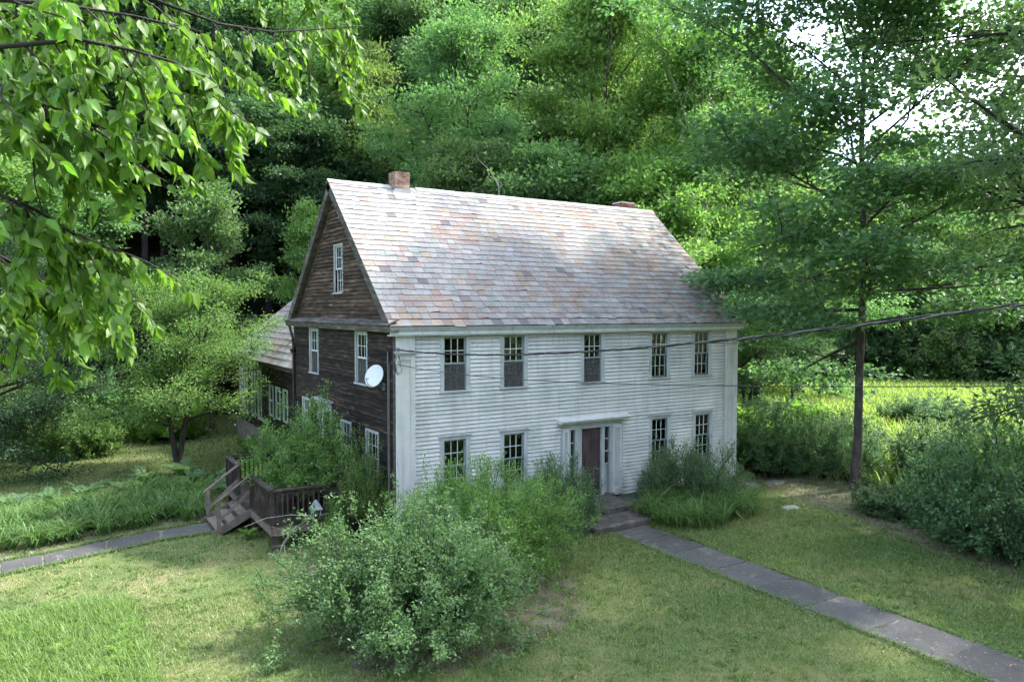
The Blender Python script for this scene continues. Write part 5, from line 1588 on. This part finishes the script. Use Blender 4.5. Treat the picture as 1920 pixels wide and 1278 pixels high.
for i, (xy, s, sz, lf, lb) in enumerate([((-6.3, 17.6), 1.0, .9, 'leaf_apple', 'low bush on the far lawn between thicket tree and apple tree'),
        ((-2.6, 19.8), 1.1, 1.1, 'leaf_weed', 'light green bush behind the apple tree'),
        ((-1.0, 24.8), 1.5, 1.9, 'leaf_dark', 'dark bush at the wood edge behind the apple tree crown'),
        ((3.6, 24.6), 1.5, 1.9, 'leaf_dark', 'dark bush at the wood edge above the wing roof'),
        ((-5.6, 21.6), 1.3, 1.5, 'leaf_mid', 'bush at the wood edge left of the apple tree'),
        ((7.8, 22.6), 1.6, 2.2, 'leaf_dark', 'dark bush behind the wing, beside the gable'),
        ((-9.5, 19.5), 1.5, 1.6, 'leaf_mid', 'bush behind the thicket tree at the left edge'),
        ((48.0, 24.0), 2.6, 2.4, 'leaf_mid', 'bush behind the meadow just right of the maple trunk'),
        ((51.5, 19.5), 2.6, 2.2, 'leaf_dark', 'dark bush behind the meadow, second right of the maple trunk'),
        ((54.5, 15.5), 2.6, 2.4, 'leaf_mid', 'bush behind the meadow below the white sky gap'),
        ((57.5, 10.5), 2.8, 2.2, 'leaf_dark', 'dark bush behind the meadow near the right edge'),
        ((60.5, 5.0), 2.8, 2.4, 'leaf_mid', 'bush behind the meadow at the right edge'),
        ((44.0, 27.5), 2.6, 2.4, 'leaf_yellow', 'pale bush behind the meadow just left of the maple trunk'),
        ((22.5, 6.2), 1.2, .8, 'leaf_spirea', 'bush beyond the hedge right of the leaning tree'),
        ((31.0, 3.5), 1.3, .7, 'leaf_maple', 'bush in the meadow right of the maple trunk')]):
    plant_shrub(hedge, 'wild_bush', lb, (*xy, float(hill(*xy))), lf, (s, s, sz), i * 1.1, UG, 'bark_dark')

# ------------------------------------------------------------------ lilies, ferns, meadow, lawn grass
def blades(P, az, L, W, a0, a1, tone, seg=5):
    """arching strap leaves: a0, a1 = angle from the vertical at foot and tip"""
    n = len(P)
    out = np.stack([np.cos(az), np.sin(az), np.zeros(n)], 1)
    side = np.stack([-np.sin(az), np.cos(az), np.zeros(n)], 1)
    pos = P.copy(); rows = []
    for k in range(seg + 1):
        t = k / seg
        w = W * (1 - t ** 2.2) * (0.6 + 0.4 * min(1, t * 4)) + .0008
        rows.append(np.stack([pos - side * w[:, None] / 2, pos + side * w[:, None] / 2], 1))
        an = a0 + (a1 - a0) * (t + .5 / seg) ** 1.3
        pos = pos + (L / seg)[:, None] * (out * np.sin(an)[:, None] + np.array((0, 0, 1.0)) * np.cos(an)[:, None])
    V = np.stack(rows, 1).reshape(n, -1, 3)               # (n, (seg+1)*2, 3)
    k = (seg + 1) * 2
    base = (np.arange(n) * k)[:, None, None]
    q = np.array([(2 * i, 2 * i + 1, 2 * i + 3, 2 * i + 2) for i in range(seg)])[None]
    return V.reshape(-1, 3), (base + q).reshape(-1, 4), np.repeat(tone, k)

def in_poly(P, poly):
    poly = np.array(poly, float)
    x, y = P[:, 0], P[:, 1]
    ins = np.zeros(len(P), bool)
    j = len(poly) - 1
    for i in range(len(poly)):
        xi, yi = poly[i]; xj, yj = poly[j]
        c = ((yi > y) != (yj > y)) & (x < (xj - xi) * (y - yi) / (yj - yi + 1e-12) + xi)
        ins ^= c; j = i
    return ins

def lily_bed(label, poly, dens, seed, Lr=(.6, 1.05)):
    r = np.random.default_rng(seed)
    poly = np.array(poly); lo, hi = poly.min(0), poly.max(0)
    n = int((hi - lo).prod() * dens)
    c = r.uniform(lo, hi, (n, 2)); c = c[in_poly(c, poly)]
    per = 30
    idx = np.repeat(np.arange(len(c)), per); m = len(idx)
    az = r.uniform(0, 6.28, m)
    fan = r.normal(0, .05, (m, 2))
    P = np.column_stack([c[idx] + fan, np.full(m, GZ)])
    L = r.uniform(*Lr, m) * (1 + r.normal(0, .12, len(c)))[idx]
    ct = r.normal(.5, .15, len(c))
    V, F, T = blades(P, az, L, r.uniform(.022, .040, m), r.uniform(.05, .45, m), r.uniform(1.5, 2.7, m), np.clip(ct[idx] + r.normal(0, .28, m), 0, 1))
    o = link('lily_bed', np_mesh('lily_bed', V, F, {'tone': T}), None, M['leaf_lily'])
    tag(o, label, 'lilies', kind='stuff')
lily_bed('bed of arching green daylily leaves along the curved path', [(-11.5, 4.5), (-8.4, 4.4), (-6.2, 4.95), (-4.8, 5.2), (-3.5, 5.1), (-3.3, 7.9), (-4.2, 9.6), (-7, 8.3), (-9, 7.6), (-11.5, 7.6)], 8.5, 51)
lily_bed('clump of arching green daylily leaves right of the front steps', [(6.85, -1.4), (6.85, -2.6), (7.4, -3.05), (8.6, -3.2), (9.8, -3.05), (10.7, -2.4), (10.7, -1.2), (9.5, -.9), (7.2, -.9)], 9, 52, (.75, 1.25))

def gen_fern(seed, fronds=18, L=0.8):
    r = np.random.default_rng(seed)
    Ps, Ds, Ns, Ls, Ts, tubes = [], [], [], [], [], []
    for i in range(fronds):
        az = i * 2.4 + r.normal(0, .2); l = L * r.uniform(.7, 1.15)
        a0, a1 = r.uniform(.15, .5), r.uniform(1.2, 1.9)
        pos = np.array((0, 0, 0.0)); pts = [pos]
        k = 16
        for j in range(k):
            an = a0 + (a1 - a0) * (j / k) ** 1.2
            d = np.array((math.cos(az) * math.sin(an), math.sin(az) * math.sin(an), math.cos(an)))
            pos = pos + d * l / k; pts.append(pos)
            if j > 1:
                side = np.array((-math.sin(az), math.cos(az), 0)); up = np.cross(d, side) * -1
                w = .24 * l * math.sin(math.pi * min(1, (j / k) * .92 + .08)) ** .8
                for s in (-1, 1):
                    Ps.append(pos); Ds.append(side * s + d * .45 + r.normal(0, .08, 3)); Ns.append(up + r.normal(0, .15, 3)); Ls.append(w); Ts.append(r.uniform(.2, 1))
        tubes.append((np.array(pts), np.linspace(.006, .002, len(pts))))
    Ls = np.array(Ls)
    V, F, T = leaf_geo(np.array(Ps), np.array(Ds), np.array(Ns), Ls, np.full(len(Ls), .055 * L / .8), np.array(Ts), 0)
    tv, tf = tube_geo(tubes, 3)
    return np_mesh('fronds', V, F, {'tone': T}), np_mesh('stalks', tv, tf)
FERN = [gen_fern(61), gen_fern(62, 14, .7), gen_fern(63, 22, .9)]
def fern(label, xy, s, k, rot, mat='leaf_fern', group=None):
    t = thing('fern', label, 'fern', (*xy, GZ), group)
    t.scale = (s, s, s); t.rotation_euler = (0, 0, rot)
    link('fronds', FERN[k][0], t, M[mat]); link('stalks', FERN[k][1], t, M['leaf_lily'])
def fern_bed(label, spots, mat):
    VV, FF, TT, n = [], [], [], 0
    for i, (xy, sc) in enumerate(spots):
        me = FERN[i % 3][0]
        v = np.zeros(len(me.vertices) * 3, np.float32); me.vertices.foreach_get('co', v); v = v.reshape(-1, 3)
        tn = np.zeros(len(v), np.float32); me.attributes['tone'].data.foreach_get('value', tn)
        fi = np.zeros(len(me.polygons) * 3, np.int32); me.loops.foreach_get('vertex_index', fi)
        a = i * 1.7
        R_ = np.array(((math.cos(a), -math.sin(a), 0), (math.sin(a), math.cos(a), 0), (0, 0, 1)))
        VV.append((v @ R_.T) * sc + np.array((*xy, GZ))); FF.append(fi.reshape(-1, 3) + n); TT.append(tn); n += len(v)
    o = link('fern_bed', np_mesh('fern_bed', np.concatenate(VV), np.concatenate(FF), {'tone': np.concatenate(TT)}), None, M[mat])
    tag(o, label, 'ferns', kind='stuff')
r_ = np.random.default_rng(64)
fern_bed('bright yellow-green ferns in the sunlit lower left corner of the lawn', [((x, y), r_.uniform(.2, .36)) for x, y in r_.uniform((-9.8, -5.0), (-6.2, -.4), (30, 2)) if x + .35 * y < -7.2 + .9 * r_.random()], 'leaf_fern')
fern_bed('green ferns at the foot of the rear wing wall beyond the deck', [((-0.9, 8.2), 1.3), ((-0.4, 9.6), 1.4), ((-1.2, 10.0), 1.2), ((-0.5, 11.2), 1.3), ((-0.2, 12.8), 1.3), ((-1.6, 8.8), 1.1), ((-0.4, 14.3), 1.3), ((-1.0, 7.0), 1.1), ((-1.7, 7.4), 1.0)], 'leaf_weed')
fern('small lone fern on the lawn in front of the deck stairs', (-3.05, 2.55), .55, 1, .4)
fern_bed('dark green ferns behind the lily bed, under the apple tree', [((-8.3, 8.7), 1.0), ((-7.4, 9.2), 1.0), ((-6.4, 9.0), .9), ((-9.2, 9.0), 1.0), ((-5.4, 9.6), .9), ((-4.6, 10.2), .9), ((-3.2, 9.6), .9), ((-2.7, 8.2), 1.0), ((-3.4, 10.9), .9), ((-2.6, 7.2), 1.0), ((-2.4, 9.4), 1.0)], 'leaf_spirea')

def build_lawn_grass():
    r = np.random.default_rng(71)
    Pl = []
    for (x0, x1, y0, y1, n) in ((-11, 11, -12, -1, 230000), (-14, 14, -2.5, 12, 90000), (-14, 6, 8, 26, 50000), (8, 16, -12, 2, 40000)):
        Pl.append(r.uniform((x0, y0), (x1, y1), (n, 2)))
    P = np.concatenate(Pl)
    ok = np.ones(len(P), bool)
    ok &= ~((P[:, 0] > -.1) & (P[:, 0] < HW + .1) & (P[:, 1] > -.05) & (P[:, 1] < 20))
    ok &= ~((P[:, 0] > 5.28) & (P[:, 0] < 6.57) & (P[:, 1] < -1.0))
    ok &= ~in_poly(P, [(-11.6, 2.5), (-8.38, 2.75), (-7.57, 2.9), (-6.25, 3.27), (-5.01, 3.6), (-3.38, 3.66), (-3.42, 4.7), (-4.87, 4.62), (-6.17, 4.35), (-7.57, 3.9), (-8.43, 3.8), (-11.6, 3.7)])
    for poly in ([(-3.6, -5.7), (-1.9, -6.6), (0.3, -6.1), (1.4, -5.3), (2.1, -4.3), (2.8, -3.1), (4.2, -2.2), (4.4, -.3), (-2.4, -.3), (-3.0, -2.6)], [(10.5, -10.9), (10.8, -8.7), (11.4, -6.9), (12.3, -4.6), (12.5, -2.6), (12.7, -.9), (13.6, .6), (18, 0), (16, -12)]):
        ok &= ~(in_poly(P + r.normal(0, .22, P.shape), poly) & (r.random(len(P)) < .72))
    # thin out where the turf is dry
    f = np.sin(P[:, 0] * .9 + 1.3 * np.sin(P[:, 1] * .7)) + np.sin(P[:, 1] * 1.1 + 1.7 * np.sin(P[:, 0] * .5 + 1))
    ok &= r.random(len(P)) < np.clip(.95 - .22 * np.maximum(f, 0), .35, 1)
    f = f[ok]; P = P[ok]; n = len(P)
    far = np.clip(np.hypot(P[:, 0] - CAM.x, P[:, 1] - CAM.y) / 14, .8, 2.2)
    h = r.uniform(.03, .075, n) * far ** .6
    az = r.uniform(0, 6.28, n); w = r.uniform(.010, .022, n) * far
    ln = r.uniform(.2, 1.1, n)
    z = hill(P[:, 0], P[:, 1])
    b = np.column_stack([P, z])
    s = np.stack([-np.sin(az), np.cos(az), np.zeros(n)], 1)
    o = np.stack([np.cos(az) * ln, np.sin(az) * ln, np.ones(n)], 1)
    V = np.stack([b - s * w[:, None] / 2, b + s * w[:, None] / 2, b + o * h[:, None]], 1).reshape(-1, 3)
    F = np.arange(n * 3).reshape(-1, 3)
    tone = np.clip(.40 + .17 * f + r.normal(0, .30, n), 0, 1)
    o = link('lawn_grass', np_mesh('lawn_grass', V, F, {'tone': np.repeat(tone, 3)}), None, M['grass'])
    tag(o, 'short patchy lawn grass, green with dry yellow spots', 'grass', kind='stuff')
build_lawn_grass()

def build_tufts():
    # coarse tufts, clover and plantain standing up out of the turf
    r = np.random.default_rng(74)
    c = np.concatenate([r.uniform((-11, -12), (11, -1), (2600, 2)), r.uniform((-14, -2), (-2.9, 12), (1300, 2)), r.uniform((6.7, -11), (12, -1), (700, 2))])
    ok = ~((c[:, 0] > 5.2) & (c[:, 0] < 6.65)) & ~((c[:, 0] > -.1) & (c[:, 1] > -.3)) & ~in_poly(c, [(-12, 2.4), (-8.38, 2.6), (-6.25, 3.1), (-3.2, 3.5), (-3.2, 4.9), (-6.17, 4.5), (-8.43, 4.0), (-12, 3.9)])
    c = c[ok]
    idx = np.repeat(np.arange(len(c)), 16); m = len(idx)
    rad = r.uniform(.02, .09, len(c))
    P = np.column_stack([c[idx] + r.normal(0, 1, (m, 2)) * rad[idx][:, None], np.full(m, GZ)])
    ct = r.normal(.45, .3, len(c))
    V, F, T = blades(P, r.uniform(0, 6.28, m), r.uniform(.05, .12, m) * (0.7 + 6 * rad[idx]), r.uniform(.010, .024, m), r.uniform(.1, .6, m), r.uniform(.7, 1.8, m), np.clip(ct[idx] + r.normal(0, .2, m), 0, 1), 2)
    o = link('lawn_tufts', np_mesh('lawn_tufts', V, F, {'tone': T}), None, M['grass_long'])
    tag(o, 'coarse tufts and low weeds scattered through the lawn', 'grass', kind='stuff')
build_tufts()

def build_edge_grass():
    r = np.random.default_rng(73)
    P = []
    for x in (5.26, 6.60):
        n = 3000
        y = r.uniform(-16, -2.2, n); P.append(np.column_stack([x + r.normal(0, .045, n) * (1 + np.sin(y * 2.1)) + .02 * np.sin(y * 3), y]))
    up = np.array([(-11.6, 3.75), (-8.43, 3.84), (-7.57, 3.95), (-6.17, 4.40), (-4.87, 4.66), (-3.42, 4.72)]); lo = np.array([(-11.6, 2.45), (-8.38, 2.71), (-7.57, 2.85), (-6.25, 3.23), (-5.01, 3.56), (-3.38, 3.62)])
    for e in (up, lo):
        x = r.uniform(-11.6, -3.4, 2600); P.append(np.column_stack([x, np.interp(x, e[:, 0], e[:, 1]) + r.normal(0, .05, 2600)]))
    k = r.uniform((-10, -5), (-6.0, -.2), (34000, 2)); k = k[k[:, 0] + .35 * k[:, 1] < -7.0 + .9 * r.random(len(k))]
    n0 = sum(len(q) for q in P); P.append(k)
    P = np.concatenate(P); n = len(P)
    L = r.uniform(.06, .15, n); L[n0:] = r.uniform(.12, .36, n - n0)
    W = r.uniform(.010, .018, n); tone = np.clip(r.normal(.45, .3, n), 0, 1); tone[n0:] = np.clip(tone[n0:] + .3, 0, 1)
    V, F, T = blades(np.column_stack([P, np.full(n, GZ)]), r.uniform(0, 6.28, n), L, W, r.uniform(.1, .7, n), r.uniform(.8, 1.9, n), tone, 3)
    o = link('edge_grass', np_mesh('edge_grass', V, F, {'tone': T}), None, M['grass_long'])
    tag(o, 'longer bright grass along the walks and in the lower left corner', 'grass', kind='stuff')
build_edge_grass()

def build_meadow():
    r = np.random.default_rng(72)
    P = r.uniform((16, -6), (56, 26), (52000, 2))
    s2 = 0.75 * P[:, 0] + 0.66 * P[:, 1]; s = -.2 * P[:, 0] + .98 * P[:, 1]
    P = P[(s2 < 60) & (s < 13) & (P[:, 1] > -12 + .2 * P[:, 0])]
    n = len(P)
    az = r.uniform(0, 6.28, n)
    L = r.uniform(.35, .95, n)
    V, F, T = blades(np.column_stack([P, hill(P[:, 0], P[:, 1])]), az, L, r.uniform(.05, .12, n), r.uniform(.02, .3, n), r.uniform(.5, 1.5, n), r.uniform(0, 1, n), 3)
    o = link('meadow', np_mesh('meadow', V, F, {'tone': T}), None, M['meadow'])
    tag(o, 'tall sunlit yellow-green meadow growth beyond the hedge', 'meadow', kind='stuff')
build_meadow()

def build_litter():
    r = np.random.default_rng(75)
    c = np.concatenate([r.uniform((4.6, -14), (7.2, -1.8), (500, 2)), r.uniform((-11, -12), (12, -1), (1500, 2)), r.uniform((-11, 2.3), (-3.4, 4.9), (350, 2)), r.uniform((-3.4, -6.6), (3.4, -2), (500, 2)), r.uniform((9.8, -10), (13.5, 0), (500, 2))])
    c = c[~((c[:, 0] > 0) & (c[:, 1] > -.05))]
    n = len(c)
    on = ((c[:, 0] > 5.28) & (c[:, 0] < 6.57)) | ((c[:, 0] < -3.4) & (c[:, 1] > 2.3))
    P = np.column_stack([c, GZ + np.where(on, .045, .02) + r.uniform(0, .02, n)])
    D = np.column_stack([r.normal(0, 1, (n, 2)), r.normal(0, .25, n)])
    L = r.uniform(.02, .06, n)
    V, F, T = leaf_geo(P, D, unit(np.array((0, 0, 1.0)) + r.normal(0, .3, (n, 3))), L, L * .55, r.random(n), 0)
    o = link('leaf_litter', np_mesh('leaf_litter', V, F, {'tone': T}), None, M['litter'])
    tag(o, 'fallen leaves and bits scattered over lawn and walks', 'leaf litter', kind='stuff')
build_litter()

# bleached dead branch lying against the deck corner
def build_dead_branch():
    r = np.random.default_rng(81)
    loc = (-2.75, 0.75, GZ)
    t = thing('dead_branch', 'bleached dead branch with bare twigs beside the deck corner', 'branch', loc)
    main = np.array([(1.3, .1, .85), (.8, .05, .82), (.3, -.1, .62), (.05, -.2, .35), (-.1, -.3, .05)])
    V, F = tube_geo([(main, np.linspace(.012, .018, 5))], 5)
    link('stem', np_mesh('stem', V, F, smooth=True), t, M['bark_pale'])
    tw = []
    for i in range(9):
        b = main[r.integers(1, 4)] + r.normal(0, .04, 3)
        P, _ = polyline(b, r.normal(0, 1, 3) * np.array((1, .6, .6)) + np.array((-.3, -.3, -.1)), r.uniform(.25, .7), 5, r, .15)
        tw.append((P, np.linspace(.008, .003, 5)))
    tw.append((np.array([(.9, .1, .84), (.3, .1, .95), (-.3, .0, .98), (-.8, -.05, .86)]), np.linspace(.012, .005, 4)))
    V, F = tube_geo(tw, 4)
    tag(link('twigs', np_mesh('twigs', V, F), t, M['bark_pale']), kind='stuff')
build_dead_branch()

# ------------------------------------------------------------------ the overhanging tree: limbs and large leaves close to the camera
def leaf_blade_mesh(seed):
    """pointed heart-shaped leaf, 1 long, hanging along +X, folded at the midrib and curling at the tip"""
    r = np.random.default_rng(seed)
    ts = np.array([0, .08, .22, .40, .60, .80, 1.0])
    ws = np.array([.02, .17, .27, .27, .20, .09, .0]) * r.uniform(.75, 1.2)
    curl = r.uniform(-.1, .55); fold = r.uniform(.05, .45); tw = r.normal(0, .5)
    V = []
    for t, w in zip(ts, ws):
        z = -curl * t * t
        wav = .02 * math.sin(t * 14 + seed)
        for s in (-1, -.5, 0, .5, 1):
            x = t + (.03 * (1 - abs(s)) if t < .1 else 0) - (.05 * abs(s) if t < .05 else 0)
            V.append((x, s * w * math.cos(tw * t), z + abs(s) * w * fold + wav * abs(s) + s * w * math.sin(tw * t)))
    F = []
    for i in range(6):
        for j in range(4): F.append((i * 5 + j, i * 5 + j + 1, (i + 1) * 5 + j + 1, (i + 1) * 5 + j))
    V = np.array(V)
    uu = np.repeat(ts, 5); vv = np.tile(np.array((-1, -.5, 0, .5, 1.0)), len(ts))
    me = np_mesh('leaf', V, np.array(F), {'tone': np.clip(np.full(len(V), .5) + r.normal(0, .2), 0, 1), 'along': uu, 'across': vv}, smooth=True)
    return me

def build_overhang():
    r = np.random.default_rng(91)
    # positions in a frame at the camera's ground spot: a = metres to the right of the view axis, b = height over the eye, c = metres ahead
    F2 = np.array(_f); R2 = np.array(_r2); U2 = np.array(_u2); C0 = np.array(CAM)
    def pt(a, b, c): return C0 + R2 * a + U2 * b + F2 * c
    base = np.array(pt(-5.6, 0, 3.2)); base[2] = GZ
    t = thing('overhanging_tree', 'tree whose leafy branches hang into the upper left of the picture', 'tree', tuple(base))
    off = base
    trunk = np.array([base + np.array((0, 0, -.2)), base + np.array((.05, .05, 3)), base + np.array((.1, .1, 6)), base + np.array((.1, .2, 9.5))])
    V, F = tube_geo([(trunk - off, np.array([.24, .19, .15, .08]))], 9)
    link('trunk', np_mesh('trunk', V, F, smooth=True), t, M['bark'])
    # limbs: (start height on the trunk, way points as (px, py, metres ahead) of the photograph's own survey)
    f = 1396.63
    def q(u, v, c): return pt((u - 960) / f * c, -(v - 639) / f * c, c)
    limbs = [
        [(-420, 150, 3.2), (0, 88, 2.9), (150, 75, 2.9), (250, 95, 3.0), (330, 118, 3.1), (400, 150, 3.2)],
        [(-420, -60, 3.6), (60, -60, 3.6), (290, 0, 3.8), (410, 45, 4.0), (510, 60, 4.3), (600, 55, 4.6), (670, 50, 4.8)],
        [(-420, 250, 3.0), (0, 160, 2.9), (60, 190, 3.0), (140, 215, 3.1), (210, 255, 3.2)],
        [(-420, 380, 3.0), (0, 365, 3.0), (70, 395, 3.1), (140, 440, 3.2), (200, 480, 3.3)],
        [(-420, -200, 4.4), (60, -160, 4.4), (330, -100, 4.6), (520, -50, 5.0), (640, -20, 5.2)],
        [(-420, 480, 3.3), (-20, 470, 3.3), (60, 510, 3.4), (120, 545, 3.5)],
        [(-420, 60, 4.2), (20, 20, 4.2), (170, 130, 4.2), (330, 170, 4.3), (420, 200, 4.4)],
        [(-420, -20, 3.0), (0, 0, 3.0), (120, 10, 3.1), (250, 30, 3.3), (380, 60, 3.5)],
    ]
    polys, tips = [], []
    for L in limbs:
        P = np.array([q(*w) for w in L])
        h0 = np.array((base[0] + .05, base[1] + .1, min(max(P[0][2] - .6, 3.0), 9.3)))
        P = np.vstack([h0, P])
        k = len(P)
        polys.append((P, np.concatenate([[.05, .02], np.linspace(.010, .003, k - 2)])))
        tips.append(P)
    # hanging side twigs
    twigs = []
    for P in tips:
        n = 19
        for i in range(n):
            u = 1.7 + (len(P) - 2.7) * (i + r.random()) / n
            b = np.array([np.interp(u, np.arange(len(P)), P[:, c]) for c in range(3)])
            d = R2 * r.normal(.30, .35) + F2 * r.normal(0, .45) + U2 * r.normal(-.75, .3)
            Q, _ = polyline(b, d, r.uniform(.22, .55), 5, r, .16, -.10)
            polys.append((Q, np.linspace(.005, .0018, 5)))
            twigs.append(Q)
        twigs.append(P[-3:])
    for p, rad in polys[:len(limbs)]:
        V, F = tube_geo([(p - off, rad)], 6)
        link('limb', np_mesh('limb', V, F, smooth=True), t, M['bark_dark'])
    V, F = tube_geo([(p - off, rad) for p, rad in polys[len(limbs):]], 4)
    tag(link('twigs', np_mesh('twigs', V, F), t, M['bark_dark']), kind='stuff')
    # leaves hang from the twigs
    spots = []
    for Q in twigs:
        for k in range(34):
            u = r.uniform(.4, len(Q) - 1)
            b = np.array([np.interp(u, np.arange(len(Q)), Q[:, c]) for c in range(3)])
            d = unit(np.array((0, 0, -1.0)) * r.uniform(.5, 1.3) + R2 * r.normal(.25, .45) + F2 * r.normal(0, .5))
            nn = unit(-F2 * r.normal(.3, .6) + R2 * r.normal(.2, .7) + np.array((0, 0, 1.0)) * r.uniform(.2, .8))
            spots.append((b + d * .02, d, nn, r.uniform(.040, .088)))
    blade = [leaf_blade_mesh(s) for s in range(12)]
    def lmat(p, d, nn, L):
        y = unit(np.cross(nn, d)); z = np.cross(d, y)
        m = Matrix(((d[0] * L, y[0] * L, z[0] * L, p[0]), (d[1] * L, y[1] * L, z[1] * L, p[1]), (d[2] * L, y[2] * L, z[2] * L, p[2]), (0, 0, 0, 1)))
        return m
    inside, rest = [], []
    for s in spots:
        v = s[0] - C0; c = v @ F2
        u_, v_ = 960 + f * (v @ R2) / c, 639 - f * (v @ U2) / c
        (inside if (-20 < u_ < 1940 and -20 < v_ < 1290) else rest).append((s[3] / c, s))
    inside.sort(key=lambda k: -k[0])
    for i, (_, s) in enumerate(inside[:300]):
        o = link('leaf', blade[i % 12], t, M['leaf_near'])
        o.matrix_basis = lmat(s[0] - off, *s[1:])
    VV, FF, TT, n = [], [], [], 0
    bv = []
    for b in blade:
        v = np.zeros(len(b.vertices) * 3, np.float32); b.vertices.foreach_get('co', v); bv.append(v.reshape(-1, 3))
    fq = np.array([tuple(p.vertices) for p in blade[0].polygons])
    for i, (_, s) in enumerate(inside[300:] + rest):
        m = np.array(lmat(s[0] - off, *s[1:]))
        v = bv[i % 12] @ m[:3, :3].T + m[:3, 3]
        VV.append(v); FF.append(fq + n); n += len(v); TT.append(np.full(len(v), np.clip(r.normal(.5, .25), 0, 1)))
    o = link('foliage', np_mesh('foliage', np.concatenate(VV), np.concatenate(FF), {'tone': np.concatenate(TT), 'along': np.tile(np.repeat(np.array([0, .08, .22, .40, .60, .80, 1.0]), 5), len(VV)), 'across': np.tile(np.array((-1, -.5, 0, .5, 1.0)), 7 * len(VV))}, smooth=True), t, M['leaf_near'])
    tag(o, kind='stuff')
build_overhang()
